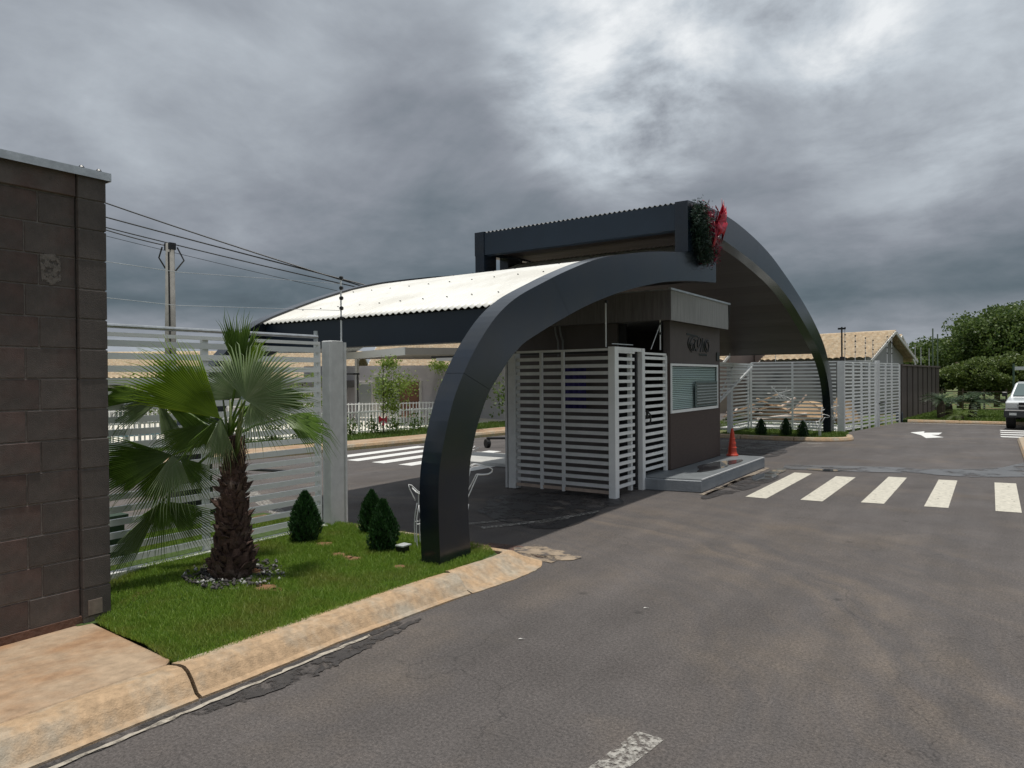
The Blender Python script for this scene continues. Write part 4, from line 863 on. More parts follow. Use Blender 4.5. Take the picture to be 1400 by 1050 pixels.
# ------------------------------------------------------------ houses
def roof_sheet(t, A, B, D, nw, nr, amp, name='roof', m=None, step=.11):
    """tile roof: A eave start, B eave end, D ridge start (above A)"""
    A, B, D = map(np.array, (A, B, D)); e = B-A; s_ = D-A; nn = np.cross(e, s_); nn = nn/np.linalg.norm(nn)
    if nn[2] < 0: nn = -nn
    nx = nw*6+1; V = []; o = np.array(ORG[t.name])
    for r in range(nr):
        for f in (0, 1):
            for i in range(nx):
                w_ = abs(math.sin(math.pi*i/6))*amp; V.append(A+e*i/(nx-1)+s_*(r+f*1.0)/nr+nn*(w_+step*(1-f))-o)
    F = [(j*nx+i, j*nx+i+1, (j+1)*nx+i+1, (j+1)*nx+i) for j in range(2*nr-1) for i in range(nx-1)]
    return link(name, npmesh(name, V, F, m or TILE), t)
def house(label, p0, L, Wd, ang, z0, ze, zr, wm, over=.5, rows=12, group='tile roofed houses'):
    """p0 front-left eave corner of the wall, ridge along local x"""
    t = thing('house', label, 'house', (p0[0], p0[1], z0), group)
    ca, sa = math.cos(ang), math.sin(ang)
    def g_(x, y, z): return (p0[0]+x*ca-y*sa, p0[1]+x*sa+y*ca, z)
    q = MB(); V = [g_(0, 0, z0), g_(L, 0, z0), g_(L, Wd, z0), g_(0, Wd, z0), g_(0, 0, ze), g_(L, 0, ze), g_(L, Wd, ze), g_(0, Wd, ze), g_(0, Wd/2, zr-.12), g_(L, Wd/2, zr-.12)]
    q.add(V, [(0, 1, 5, 4), (1, 2, 6, 9, 5), (2, 3, 7, 6), (3, 0, 4, 8, 7)]); q.build('wall', wm, t)
    sl_ = (zr-ze)/(Wd/2); dz = sl_*over
    r = roof_sheet(t, g_(-over, -over, ze-dz), g_(L+over, -over, ze-dz), g_(-over, Wd/2, zr), max(8, int((L+2*over)/.30)), rows, .05)
    roof_sheet(t, g_(L+over, Wd+over, ze-dz), g_(-over, Wd+over, ze-dz), g_(L+over, Wd/2, zr), max(8, int((L+2*over)/.24)), rows, .035)
    for x in (-over, L+over):
        for y in (-over, Wd+over):
            q = MB(); q.bar(g_(x, y, ze-dz-.03), g_(x, Wd/2, zr-.0), .05, .11); q.build('barge_board', BARGE, t)
    q = MB(); q.bar(g_(-over, -over, ze-dz-.05), g_(L+over, -over, ze-dz-.05), .05, .10); q.build('eave_board', BARGE, t)
    q = MB(); q.tube([g_(-over, Wd/2, zr+.03), g_(L+over, Wd/2, zr+.03)], .07, 8); q.build('ridge_cap', TILE, t)
    return t, g_
t, g_ = house('pale gabled house with tile roof just right of the far arch leg', (-8.3, 33.2), 4.0, 4.2, R(-14), -.1, 2.42, 3.42, HOUSEG, .45, 14)
t, g_ = house('pale gabled house with brown tile eaves behind and right of the arch-side house', (-6.9, 36.2), 2.6, 4.2, R(-8), -.1, 2.35, 3.42, HOUSEW, .45, 10)
t, g_ = house('house behind the exit gate, its roof seen right of the gatehouse wall', (-18.5, 31.8), 8.6, 6.4, R(-8), -.1, 2.45, 4.2, HOUSEP, .45, 14)
q = MB(); q.box(-9.4, -6.9, 34.2, 38, -.1, 3.0); tag(q.build('building', HOUSEP), 'plain pinkish brown block between the two tiled roofs behind the exit fence', 'building')
q = MB(); q.box(-9.0, -4.5, 31.3, 31.42, -.1, 2.15); tag(q.build('garden_wall', mat('shaded_garden_wall', (.26, .25, .245), .9, .35, 1.1, col2=(.10, .10, .10), c2scale=.8, c2lo=.45, c2hi=.6)), 'plain grey wall behind the timber pile', 'wall')
# houses in the left background
house('tile roofed house at the far left behind the palm fence', (-43, 19.0), 9, 7, R(34), -.7, 1.9, 3.3, HOUSEG, .6, 12)
house('second tile roofed house behind the left fence, left of the utility pole', (-36.5, 24.2), 6.5, 7, R(34), -.7, 1.7, 3.25, HOUSEG, .6, 12)
house('tile roofed house behind the club building', (-27.5, 27.5), 15, 8, R(34), -.7, 2.4, 4.3, HOUSEG, .6, 14)
def far_block(label, c, w_, d_, h_, ang, m):
    t = thing('outbuilding', label, 'building', (c[0], c[1], -.7)); ca, sa = math.cos(ang), math.sin(ang)
    P = lambda x, y, z: (c[0]+x*ca-y*sa, c[1]+x*sa+y*ca, z)
    q = MB(); q.add([P(x, y, z) for z in (-.7, h_) for x, y in ((0, 0), (w_, 0), (w_, d_), (0, d_))], [(0, 1, 5, 4), (1, 2, 6, 5), (2, 3, 7, 6), (3, 0, 4, 7), (4, 5, 6, 7)]); q.build('wall', m, t)
    q = MB(); q.add([P(x, y, z) for z in (h_, h_+.3) for x, y in ((-.4, -.4), (w_+.4, -.4), (w_+.4, d_+.4), (-.4, d_+.4))], [(0, 1, 5, 4), (1, 2, 6, 5), (2, 3, 7, 6), (3, 0, 4, 7), (4, 5, 6, 7), (0, 3, 2, 1)]); q.build('roof_slab', mat('slab_'+str(c[0]), (.16, .155, .15), .8), t)
    q = MB(); q.add([P(w_*.2, -.03, z) for z in (0,)]+[P(w_*.45, -.03, 0), P(w_*.45, -.03, 1.2), P(w_*.2, -.03, 1.2)], [(0, 1, 2, 3)]); q.build('window', CARG, t, fix=False)
far_block('low grey outbuilding with dark slab roof behind the left railing', (-28.5, 13.2), 4.2, 4, 1.35, R(40), HOUSEG)
far_block('long low pavilion behind the palm crown', (-25.5, 16.5), 4.6, 4, 1.25, R(34), HOUSEW)
# clubhouse with porch
cb = thing('clubhouse', 'lilac grey clubhouse with flat porch roof and wooden door behind the railing', 'building', (-20, 22, -.66))
w0 = Vector((-24.2, 19.7, 0)); w1 = Vector((-14.5, 26.4, 0)); dw = (w1-w0).normalized(); nw_ = Vector((dw.y, -dw.x, 0))
def onw(s_, z, d_=0.): q = w0+dw*s_+nw_*d_; return (q.x, q.y, z)
LW = (w1-w0).length
q = MB(); q.bar(onw(0, .75, -.1), onw(LW, .75, -.1), .2, 2.82); q.build('wall', CLUBW, cb)
def wrect(name, s0, s1, z0, z1, m, d_=.03, parent=None, th=.05):
    q = MB(); q.bar(onw(s0, (z0+z1)/2, d_), onw(s1, (z0+z1)/2, d_), th, z1-z0); return q.build(name, m, parent or cb)
sa_ = lambda px_: {475: 1.86, 489: 2.30, 510: 2.93, 528: 3.50, 545: 4.03, 572: 4.86}[px_]
f = wrect('window', 2.25, 2.95, -.5, 1.47, BARGE); wrect('pane', 2.33, 2.86, -.42, 1.38, mat('pale_glass', (.42, .45, .45), .2), .07, f)
f = wrect('window', 2.97, 3.52, -.1, 1.78, BARGE); wrect('pane', 3.05, 3.45, .75, 1.68, mat('green_glass', (.30, .36, .28), .3), .07, f)
f = wrect('door', 3.54, 4.04, -.6, 1.47, BARGE); 
for k in range(6): wrect('door_slat', 3.60, 3.98, -.45+k*.31, -.2+k*.31, WHITED, .065, f)
f = wrect('door', 4.06, 4.88, -.62, 1.46, WOOD, .05)
for k in range(5): wrect('door_board', 4.10, 4.84, -.55+k*.4, -.17+k*.4, WOOD, .085, f)
wrect('door_frame', 4.90, 5.0, -.62, 1.50, BARGE, .06)
q = MB(); Cc = np.array((-16.55, 17.75)); Lc = np.array((-21.9, 20.0)); Rc = np.array((-12.6, 22.6)); Bc = Lc+Rc-Cc
q.prism([tuple(Cc), tuple(Lc), tuple(Bc), tuple(Rc)], 2.42, 2.66, 'z'); q.build('porch_roof', mat('porch_slab', (.26, .24, .22), .8, .1, 1), cb)
q = MB(); q.bar((*Cc, 2.54), (*Lc, 2.54), .05, .27); q.build('porch_fascia', mat('porch_fascia', (.55, .56, .56), .5), cb)
q = MB(); q.prism([(-25, 19.0), (-20, 17.2), (-18.4, 17.6), (-22.5, 21)], 2.72, 2.92, 'z'); q.build('upper_slab', mat('upper_slab', (.34, .36, .37), .6), cb)
for pp in ((-21.3, 20.0),):
    q = MB(); q.box(pp[0]-.06, pp[0]+.06, pp[1]-.06, pp[1]+.06, -.66, 2.42); q.build('porch_post', WHITED, cb)

# ------------------------------------------------------------ picket railings
PK = MB().box(-.014, .014, -.009, .009, 0, 1).mesh('picket', WHITE)
def railing(label, p0, p1, z0, h, pitch=.11, m=WHITE):
    p0 = Vector((*p0, 0)); p1 = Vector((*p1, 0)); L = (p1-p0).length; d = (p1-p0).normalized(); a = math.atan2(d.y, d.x)
    t = thing('picket_railing', label, 'railing', (p0.x, p0.y, z0), 'white picket railings')
    n = int(L/pitch); k = 0
    for i in range(min(n, 295)):
        ob = link('picket', PK, t, tuple(d*(i*pitch)+Vector((0, 0, .02))), a); ob.scale = (1, 1, h)
    for zz in (.10, h-.02):
        q = MB(); q.bar(p0+Vector((0, 0, z0+zz)), p1+Vector((0, 0, z0+zz)), .03, .035); q.build('rail', WHITE, t)
    for i in range(0, n+1, 18):
        c_ = p0+d*(i*pitch); q = MB(); q.bar(c_+Vector((0, 0, z0-.1)), c_+Vector((0, 0, z0+h+.03)), .05, .05, up=(0, 1, 0)); q.build('post', WHITE, t)
railing('front white picket railing along the inner grass strip', (-16.2, 6.4), (-14.7, 17.2), -.02, .68)
railing('rear white picket railing in front of the clubhouse', (-20.5, 13.5), (-16.0, 20.5), -.25, 1.0, .12)
railing('white picket railing at the far left behind the palm leaves', (-20.8, 8.6), (-20.6, 13.4), -.25, 1.0, .12)
b = MB(); b.box(-17.6, -16.4, 8.2, 9.7, .32, .40); 
t = thing('table', 'pale blue slab table behind the palm fence', 'table', (-17, 9, -.1)); b.build('table_top', POOLB, t)
for x, y in ((-17.4, 8.4), (-16.6, 8.4), (-17.4, 9.5), (-16.6, 9.5)):
    b = MB(); b.box(x-.04, x+.04, y-.04, y+.04, -.1, .32); b.build('leg', WHITED, t)

# inner lane pieces
b = MB(); b.box(-8.9, -7.1, 10.3, 11.7, 0, .07); tag(b.build('concrete_pad', mat('pale_pad', (.50, .50, .48), .8, .1, 3), bevel=.01), 'pale concrete pad in the inner lane behind the near arch leg', 'pad')
t = thing('barrier_arm', 'low black barrier arm with wheel behind the lane fence', 'barrier', (-9.4, 13, 0))
b = MB(); b.tube([(-9.6, 13.0, .22), (-8.3, 13.6, .24)], .03, 8); b.build('arm', BLACK, t)
b = MB(); b.tube([(-9.62, 12.96, .1), (-9.58, 13.04, .1)], .1, 14); b.build('wheel', BLACK, t)
b = MB(); b.tube([(-9.6, 13, .1), (-9.6, 13, .24)], .02, 6); b.build('stem', BLACK, t)
t = thing('swing_bar', 'thin black bar behind the fence near the broad column', 'bar', (-6.2, 5.2, .55))
b = MB(); b.tube([(-6.9, 4.7, .62), (-6.3, 4.95, .60)], .016, 6); b.build('bar', BLACK, t)
b = MB(); b.box(-6.95, -6.88, 4.65, 4.74, .58, .65); b.build('end_block', BLACK, t)
# long dark lintel and pale slab seen over the lane fence
t = thing('porch_roof', 'thin dark edged porch slab over the lane behind the gatehouse wall', 'roof', (-7.5, 10.5, 2))
b = MB(); b.box(-8.2, -4.3, 9.45, 9.52, 1.96, 1.99); b.build('dark_rail', BLACK, t)
b = MB(); b.box(-9.4, -7.1, 11.0, 11.6, 1.96, 2.04); b.build('slab', BARGE, t)

# ------------------------------------------------------------ fan palm
pm = thing('fan_palm', 'young fan palm with shaggy brown trunk in the front lawn', 'palm', (-4.86, 3.25, .1))
px_, py_ = -4.86, 3.25
b = MB(); prof = [(-.02, .17), (.08, .165), (.22, .130), (.40, .108), (.6, .088), (.8, .068), (.98, .056), (1.1, .045)]
pts = [(px_+(.05*z if z > .3 else 0), py_, .08+z) for z, r in prof]; b.tube(pts, [r*.9 for z, r in prof], 14)
tk = b.build('trunk', BARK, pm, smooth=True)
q = MB()
for i in range(330):
    f = (i/330)**.9; z = .02+f*1.02; r = float(np.interp(z, [p[0] for p in prof], [p[1] for p in prof]))*.93; a = i*2.39996+rng.normal()*.12
    c = Vector((px_+(.05*z), py_, .08+z)); d = Vector((math.cos(a), math.sin(a), 0)); sd = Vector((-math.sin(a), math.cos(a), 0))
    w_ = rng.uniform(.018, .055)*(1.15-.6*f); hh = rng.uniform(.03, .11); out = rng.uniform(.0, .05)*(1.15-.5*f)*(1+(rng.random() < .12)); a += rng.normal()*.25; z += rng.normal()*.02
    A_ = c+d*r-sd*w_; B_ = c+d*r+sd*w_; T1 = c+d*(r+out)+Vector((0, 0, hh))+sd*w_*.45; T0 = c+d*(r+out)+Vector((0, 0, hh))-sd*w_*.45; m0 = c+d*(r+out*.4+.014)+Vector((0, 0, hh*.4))
    q.add([A_, B_, T1, T0, m0, c+d*(r-.02)+Vector((0, 0, hh*.7))], [(0, 1, 4), (1, 2, 4), (2, 3, 4), (3, 0, 4), (2, 5, 3), (1, 5, 2), (0, 3, 5)])
stuff(q.build('leaf_bases', BARK, pm, fix=False))
q = MB()
for i in range(170):
    z = rng.uniform(.05, 1.05); a = rng.uniform(0, 6.28); r = float(np.interp(z, [p[0] for p in prof], [p[1] for p in prof])); d = Vector((math.cos(a), math.sin(a), rng.uniform(-.3, .9))); c = Vector((px_+.05*z, py_, .08+z))
    q.tube([c+d*(r*.9), c+d*(r+rng.uniform(.02, .07))], [.004, .001], 3)
stuff(q.build('trunk_fibres', BARK, pm, fix=False))
def fan(hub, axis, normal, rad, spread, m, n=34, droop=.12, split=.5, petiole=None, jit=.06, fold=.012):
    """palmate leaf: pleated near the hub, split into narrow drooping tips"""
    hub = np.array(hub, float); ax = np.array(axis, float); ax /= np.linalg.norm(ax); nm = np.array(normal, float); nm -= ax*(nm@ax); nm /= np.linalg.norm(nm); sd = np.cross(nm, ax)
    V = []; F = []
    for i in range(n):
        a0 = -spread+2*spread*i/n; a1 = -spread+2*spread*(i+1)/n; am = (a0+a1)/2; L = rad*(1-.22*abs(am/ max(spread, .01))**2)*(1+rng.normal()*jit)
        def P(r, a, up=0.): d = ax*math.cos(a)+sd*math.sin(a); p = hub+d*r+nm*up; f_ = r/rad; p = p+np.array([0, 0, -1])*droop*rad*(f_**2.6)*1.2+nm*.10*rad*math.cos(a)*f_**2*-.5; return p
        k = len(V); rs = L*split*(1+rng.normal()*.06)
        dr = droop*rng.uniform(.6, 2.2)
        tipb = P(L*.80, am); tip = P(L, am+rng.normal()*.03)+np.array([0, 0, -1])*rad*dr*.8
        hw = (a1-a0)*rs*.5*.55; dd = sd*math.cos(am)-ax*math.sin(am)
        V += [hub, P(rs*.5, a0), P(rs*.5, am, fold*rs*6), P(rs*.5, a1), P(rs, a0), P(rs, am, fold*rs*8), P(rs, a1), tipb-dd*hw*.7, tipb+nm*fold*.5, tipb+dd*hw*.7, tip]
        F += [(k, k+1, k+2), (k, k+2, k+3), (k+1, k+4, k+5), (k+1, k+5, k+2), (k+2, k+5, k+6), (k+2, k+6, k+3), (k+4, k+7, k+8), (k+4, k+8, k+5), (k+5, k+8, k+9), (k+5, k+9, k+6), (k+7, k+10, k+8), (k+8, k+10, k+9)]
    o = np.array(ORG[pm.name]); V = np.array(V)-o
    lf = link('leaf', npmesh('leaf', V, np.array(F), m), pm)
    if petiole is not None:
        q = MB(); p0 = Vector(petiole); p1 = Vector(hub); md = (p0+p1)/2+Vector((0, 0, .05)); q.tube([p0, p0.lerp(md, .5)+Vector((0, 0, .02)), md, md.lerp(p1, .6), p1], [.014, .011, .010, .009, .007], 6); ORG[lf.name] = ORG[pm.name].copy(); q.build('stalk', PALML, lf, smooth=True)
    return lf
C0 = (-4.80, 3.25, 1.15)
def dr(r_, u_, c_=0.): return (r_*.70+c_*.83, r_*.71-c_*.56, u_)
NC = (.83, -.56, .15)
def nrm(r_, u_, c_=1.): v = Vector(dr(r_, u_, c_)); return tuple(v)
CR = (-4.86, 3.22, 1.10)
fan((-4.82, 3.14, 1.31), dr(-.75, .68, -.1), nrm(.15, .25), .90, .54, PALMB, 32, .03, .56, CR, .04, .010)
fan((-4.55, 3.17, 1.45), dr(.62, .68, -.05), nrm(-.1, .25), .54, 1.45, PALMG, 46, .07, .54, CR)
fan((-4.80, 3.30, 1.46), dr(-.60, .75, -.1), nrm(.1, .3), .46, 1.0, PALMG, 34, .10, .5, CR)
fan((-4.80, 3.28, 1.66), dr(.06, 1, .05), nrm(.3, -.1), .50, .45, PALML, 22, .02, .64, CR, .10)
fan((-4.77, 3.31, 1.66), dr(.35, .9, -.1), nrm(-.4, .1), .36, .5, PALMB, 18, .05, .6, None, .10)
fan((-4.58, 3.27, 1.45), dr(.98, .02, 0), nrm(0, .4), .47, .36, PALML, 20, .05, .6, CR)
fan((-4.60, 3.24, 1.42), dr(.45, -.85, .15), nrm(0, .2), .38, .85, PALMG, 22, .05, .42, None, .10)
fan((-4.76, 3.10, 1.32), dr(-.05, -1, .1), nrm(.2, .1), .42, .42, PALMG, 18, .02, .62, CR, .10)
fan((-4.78, 3.09, 1.31), dr(-.55, -.8, .1), nrm(.3, .2), .36, .30, PALML, 14, .02, .6, None, .10)
fan((-5.10, 2.92, 1.04), dr(-.97, -.16, .05), nrm(.1, .35), .72, .56, PALML, 32, .05, .56, CR, .04)
fan((-5.10, 2.92, 1.04), dr(.10, -1, .15), nrm(.2, .2), .47, .70, PALMG, 26, .03, .50, None)
fan((-5.09, 2.94, 1.03), dr(-.55, -.8, -.1), nrm(.1, .2), .56, .45, PALML, 20, .04, .62, None)
fan((-5.07, 2.96, 1.02), dr(.7, -.65, .0), nrm(.0, .3), .42, .45, PALML, 18, .05, .50, None)
fan((-5.28, 2.94, .67), dr(-.05, -1, .1), nrm(.1, .2), .42, .95, PALML, 36, .03, .44, CR, .08)
fan((-5.28, 2.94, .67), dr(-.60, -.80, .12), nrm(.1, .2), .72, .20, PALMG, 16, .03, .62, None, .05)
fan((-5.27, 2.96, .67), dr(.75, -.60, .0), nrm(.1, .3), .50, .50, PALML, 20, .05, .50, None, .05)
fan((-5.44, 3.0, 1.46), dr(-.98, .14, .1), nrm(.0, .6), .56, .30, PALML, 18, .08, .60, CR, .06)
fan((-5.44, 3.0, 1.45), dr(.36, -.92, .12), nrm(.2, .2), .60, .26, PALMG, 16, .03, .52, None)
fan((-5.44, 3.02, 1.45), dr(.80, -.52, .0), nrm(.1, .5), .64, .34, PALML, 20, .05, .55, None)
fan((-5.42, 3.04, 1.46), dr(-.85, -.30, .1), nrm(.0, .5), .44, .40, PALMG, 18, .14, .5, None)
fan((-5.00, 3.12, 1.26), dr(-.70, -.50, .1), nrm(.2, .5), .48, .55, PALML, 24, .08, .5, CR)
fan((-4.55, 3.5, 1.30), (.6, .7, -.25), (.4, -.4, .8), .45, .8, PALML, 26, .15, .45, CR)
fan((-5.05, 3.55, 1.35), (-.4, .9, .1), (.3, -.4, .9), .5, .9, PALML, 26, .2, .45, CR)
q = MB()
for k in range(7):
    a = rng.uniform(-1, 1); q.tube([(-4.80+a*.05, 3.23, 1.02), (-4.78+a*.10, 3.22, 1.25), (-4.76+a*.16, 3.21, 1.45)], [.018, .012, .006], 5)
stuff(q.build('young_stalks', mat('stalk_green', (.13, .17, .05), .5), pm, smooth=True))
q = MB()
for k in range(40):
    a = rng.uniform(0, 6.28); r = .06; q.tube([(px_+.05+math.cos(a)*r, py_+math.sin(a)*r, 1.15), (px_+.06+math.cos(a)*r*1.8, py_+math.sin(a)*r*1.8, 1.15-rng.uniform(.06, .22))], [.003, .001], 3)
stuff(q.build('dry_fibres', PALMD, pm, fix=False))
# stones round the palm foot
V = []; F = []
for i in range(420):
    a = rng.uniform(0, 6.28); r = rng.uniform(.17, .34)*(1.15 if math.cos(a-.3) > 0 else .95); c = np.array((px_+math.cos(a)*r*1.25, py_+math.sin(a)*r, .10+rng.uniform(0, .03))); s_ = rng.uniform(.008, .024)
    P = np.array([(1, 0, 0), (-1, 0, 0), (0, 1, 0), (0, -1, 0), (0, 0, .7), (0, 0, -.7)], float)*s_*rng.uniform(.6, 1.4, (6, 1)); k = len(V); V += list(P+c)
    F += [(k+x, k+y, k+z) for x, y, z in ((0, 2, 4), (2, 1, 4), (1, 3, 4), (3, 0, 4), (2, 0, 5), (1, 2, 5), (3, 1, 5), (0, 3, 5))]
tag(stuff(link('stone_bed', npmesh('stone_bed', V, np.array(F), STONE))), 'ring of small dark and pale stones round the foot of the fan palm', 'stones')

# ------------------------------------------------------------ clipped shrubs
def thuja(x, y, z, h, r, label, n=5200, grp='clipped conical shrubs'):
    t = thing('conical_shrub', label, 'shrub', (x, y, z), grp)
    f = rng.beta(1.25, 1.35, n); prof = np.sin(np.pi*np.clip(f*.80+.17, 0, 1))**.8*(1-.42*f)*1.35
    a = rng.uniform(0, 2*np.pi, n); lump = 1+.12*np.sin(a*5+f*9)+.09*np.sin(a*11+f*17); rr = r*np.clip(prof, .04, 1.2)*lump*rng.uniform(.72, 1.08, n)
    C_ = np.stack([x+rr*np.cos(a), y+rr*np.sin(a), z+.02+f*h*.96], 1); D = np.stack([np.cos(a)*.45, np.sin(a)*.45, np.full(n, 1.0)], 1)
    stuff(leafobj('foliage', C_, h*.075, THUJA, t, dirs=D, asp=.16))
    q = MB(); q.tube([(x, y, z-.02), (x, y, z+h*.5)], [.018, .01], 6); q.build('stem', TWIG, t)
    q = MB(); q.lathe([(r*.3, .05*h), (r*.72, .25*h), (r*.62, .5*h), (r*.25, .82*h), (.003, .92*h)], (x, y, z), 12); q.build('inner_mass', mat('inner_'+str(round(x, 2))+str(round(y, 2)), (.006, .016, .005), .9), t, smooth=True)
thuja(-5.25, 4.27, .09, .48, .115, 'dark green conical shrub beside the broad white column')
thuja(-5.03, 4.90, .09, .42, .10, 'dark green conical shrub, rear one of the pair by the near arch leg')
thuja(-4.40, 4.42, .09, .46, .105, 'dark green conical shrub, front one of the pair by the near arch leg')
thuja(-5.0, 18.75, .03, .46, .12, 'dark oval shrub on the far island, left of three', 2200)
thuja(-4.42, 18.9, .03, .48, .12, 'dark oval shrub on the far island, middle of three', 2200)
thuja(-3.98, 18.75, .03, .43, .115, 'dark oval shrub on the far island, right of three', 2200)

# ------------------------------------------------------------ wire reindeer ornaments
def deer(x, y, z, ang, s, label, r=.0055):
    t = thing('wire_reindeer', label, 'ornament', (x, y, z), None); ca, sa = math.cos(ang), math.sin(ang)
    def P(a, b, c): return (x+s*(a*ca-b*sa), y+s*(a*sa+b*ca), z+s*c)
    def wire(name, pts): q = MB(); q.tube([P(*p) for p in resample(pts, max(8, len(pts)*3))], r, 5); q.build(name, WIREW, t, smooth=True)
    for a in (.0, .12, .24, .36, .48):
        rr = .10+.02*math.sin(a*6); wire('body_hoop', [(a, rr*math.sin(k*.628), .50+rr*1.15*math.cos(k*.628)) for k in range(11)])
    for b_ in (-.08, .08): wire('body_rib', [(-.08, b_*.3, .66), (.0, b_, .60), (.25, b_*1.1, .60), (.48, b_, .62)]); wire('belly_rib', [(.0, b_, .42), (.25, b_*1.1, .38), (.48, b_, .44)])
    wire('tail', [(.0, 0, .60), (-.10, 0, .70), (-.12, 0, .68), (-.05, 0, .52)])
    for a, la in ((.02, -.04), (.46, .03)):
        for b_ in (-.08, .08):
            wire('leg', [(a-.04, b_, .48), (a-.03+la, b_, .28), (a-.02+la, b_, .0), (a+.03+la, b_, .0), (a+.03+la, b_, .27), (a+.08, b_, .46)]); wire('knee', [(a-.03+la, b_, .27), (a+.03+la, b_, .27)])
    for b_ in (-.045, .045): wire('neck', [(.42, b_*1.6, .58), (.54, b_, .74), (.58, b_*.8, .86)]); wire('neck', [(.52, b_*1.5, .50), (.62, b_, .70), (.66, b_*.8, .78)])
    for b_ in (-.03, .03): wire('head', [(.56, b_, .86), (.64, b_, .90), (.82, b_*.4, .85), (.84, b_*.3, .81), (.78, b_*.4, .78), (.66, b_, .78)])
    for b_ in (-.05, .05):
        wire('antler', [(.58, b_*.6, .90), (.56, b_*1.6, 1.04), (.60, b_*2.4, 1.18)]); wire('antler_tine', [(.56, b_*1.5, 1.02), (.66, b_*1.8, 1.10)])
    return t
deer(-4.26, 4.74, .09, R(50), .80, 'white wire reindeer standing behind the near arch leg')
deer(-3.95, 19.0, .03, R(20), .65, 'small white wire reindeer at the foot of the far arch leg', .007)
def branchy(x, y, z, w_, h_, label, d=(1, .1)):
    t = thing('wire_star', label, 'ornament', (x, y, z)); 
    for k in range(11):
        a = rng.uniform(0, 6.28); r1 = rng.uniform(.5, 1); q = MB(); p0 = Vector((x, y, z)); e = Vector((math.cos(a)*w_*r1*d[0], math.cos(a)*w_*r1*d[1]-.02, math.sin(a)*h_*r1)); m_ = p0+e*.6
        q.tube([p0, m_, p0+e], .006, 4); q.tube([m_, m_+Vector((e.z*.3, 0, abs(e.x)*.3+.03))], .005, 4); q.tube([m_, m_+Vector((-e.z*.3, 0, abs(e.x)*.2))], .005, 4); q.build('ray', WIREW, t)
branchy(-5.1, 20.85, 1.1, .45, .28, 'white wire star ornament hung on the fence behind the clipped shrubs')
branchy(-3.52, 20.5, .62, .16, .32, 'white wire leaf ornament on the far arch leg', (.9, .4))
b = MB(); b.box(-4.72, -4.52, 18.5, 18.62, .03, .09); tag(b.build('garden_light', BLACK), 'small black ground light between the far shrubs', 'light')
t = thing('garden_light', 'small ground spotlight beside the front conical shrub', 'light', (-4.2, 4.4, .1))
b = MB(); b.box(-4.25, -4.17, 4.42, 4.5, .09, .16); b.build('body', BLACK, t); b = MB(); b.box(-4.25, -4.16, 4.41, 4.52, .161, .172); b.build('lens', LAMPG, t)

# ------------------------------------------------------------ trees and plants
def tree(name, label, x, y, z, h, rx, rz, m, n=9000, size=.22, clumps=40, trunkh=.35, tr=.14, grp='trees behind the road end', seed=0, limbs=7):
    r_ = np.random.default_rng(seed+5); t = thing(name, label, 'tree', (x, y, z), grp)
    q = MB(); top = z+h*trunkh; q.tube([(x, y, z-.1), (x+.1*tr, y, z+h*trunkh*.5), (x+r_.normal()*.1, y, top)], [tr*1.2, tr, tr*.8], 9); q.build('trunk', TRUNKM, t, smooth=True)
    cz = z+h-rz; cc = []
    for k in range(clumps):
        u = r_.normal(size=3); u /= np.linalg.norm(u); rr = r_.uniform(.45, 1.0); cc.append((x+u[0]*rx*rr*.82, y+u[1]*rx*rr*.82, cz+u[2]*rz*rr*.80, r_.uniform(.13, .34)*min(rx, rz)*1.1))
    for k in range(limbs):
        c = cc[k]; q = MB(); q.tube([(x, y, top-.1), ((x+c[0])/2, (y+c[1])/2, (top+c[2])/2+.2), c[:3]], [tr*.55, tr*.35, tr*.1], 6); q.build('limb', TRUNKM, t, smooth=True)
    P = []
    per = n//clumps
    for c in cc:
        u = r_.normal(size=(per, 3)); u /= np.linalg.norm(u, axis=1)[:, None]; rr = c[3]*r_.uniform(.35, 1.12, (per, 1))**.7; P.append(np.array(c[:3])+u*rr*np.array([1.15, 1.15, .8]))
    stuff(leafobj('crown', np.concatenate(P), size, m, t, asp=.38)); return t
tree('broad_tree', 'largest dark green tree behind the lawn at the end of the road', 1.3, 52.5, -.2, 6.5, 5.4, 3.2, TREEL, 90000, .17, 230, .3, .3, seed=1)
tree('broad_tree', 'dark tree at the right edge behind the big tree', 6.2, 51, -.2, 5.6, 4.6, 2.9, TREEL, 45000, .17, 120, .3, .25, seed=2)
tree('broad_tree', 'lower left shoulder tree beside the big tree, above the brown wall', -3.6, 53.5, -.2, 4.3, 2.2, 2.0, TREEL, 22000, .17, 70, .3, .2, seed=3)
tree('small_tree', 'light green bushy tree in front of the big tree', -.6, 38.6, 0, 2.5, 1.7, 1.05, TREEY, 22000, .11, 80, .3, .08, seed=4)
tree('small_tree', 'second light green bushy tree, right of the first', .9, 40, 0, 2.7, 1.5, 1.1, TREEY, 18000, .11, 70, .3, .08, seed=5)
tree('small_tree', 'bright bushy tree at the right edge above the pickup', 3.0, 37, 0, 3.9, 1.9, 1.9, TREEY, 24000, .12, 80, .2, .10, seed=6)
tree('small_tree', 'dark bush under the big tree behind the light posts', 2.6, 44, -.1, 2.9, 2.6, 1.5, TREEL, 20000, .15, 70, .2, .1, seed=7)
for i, (x, y) in enumerate(((-1.4, 41), (.1, 43), (1.7, 42.5), (2.6, 40))):
    q = MB(); q.tube([(x, y, -.1), (x+.05, y, 1.2), (x-.1, y, 2.2)], [.14, .11, .08], 8); tag(q.build('tree_trunk', TRUNKM, smooth=True), 'bare dark trunk under the trees, number %s from the left' % ('one', 'two', 'three', 'four')[i], 'trunk')
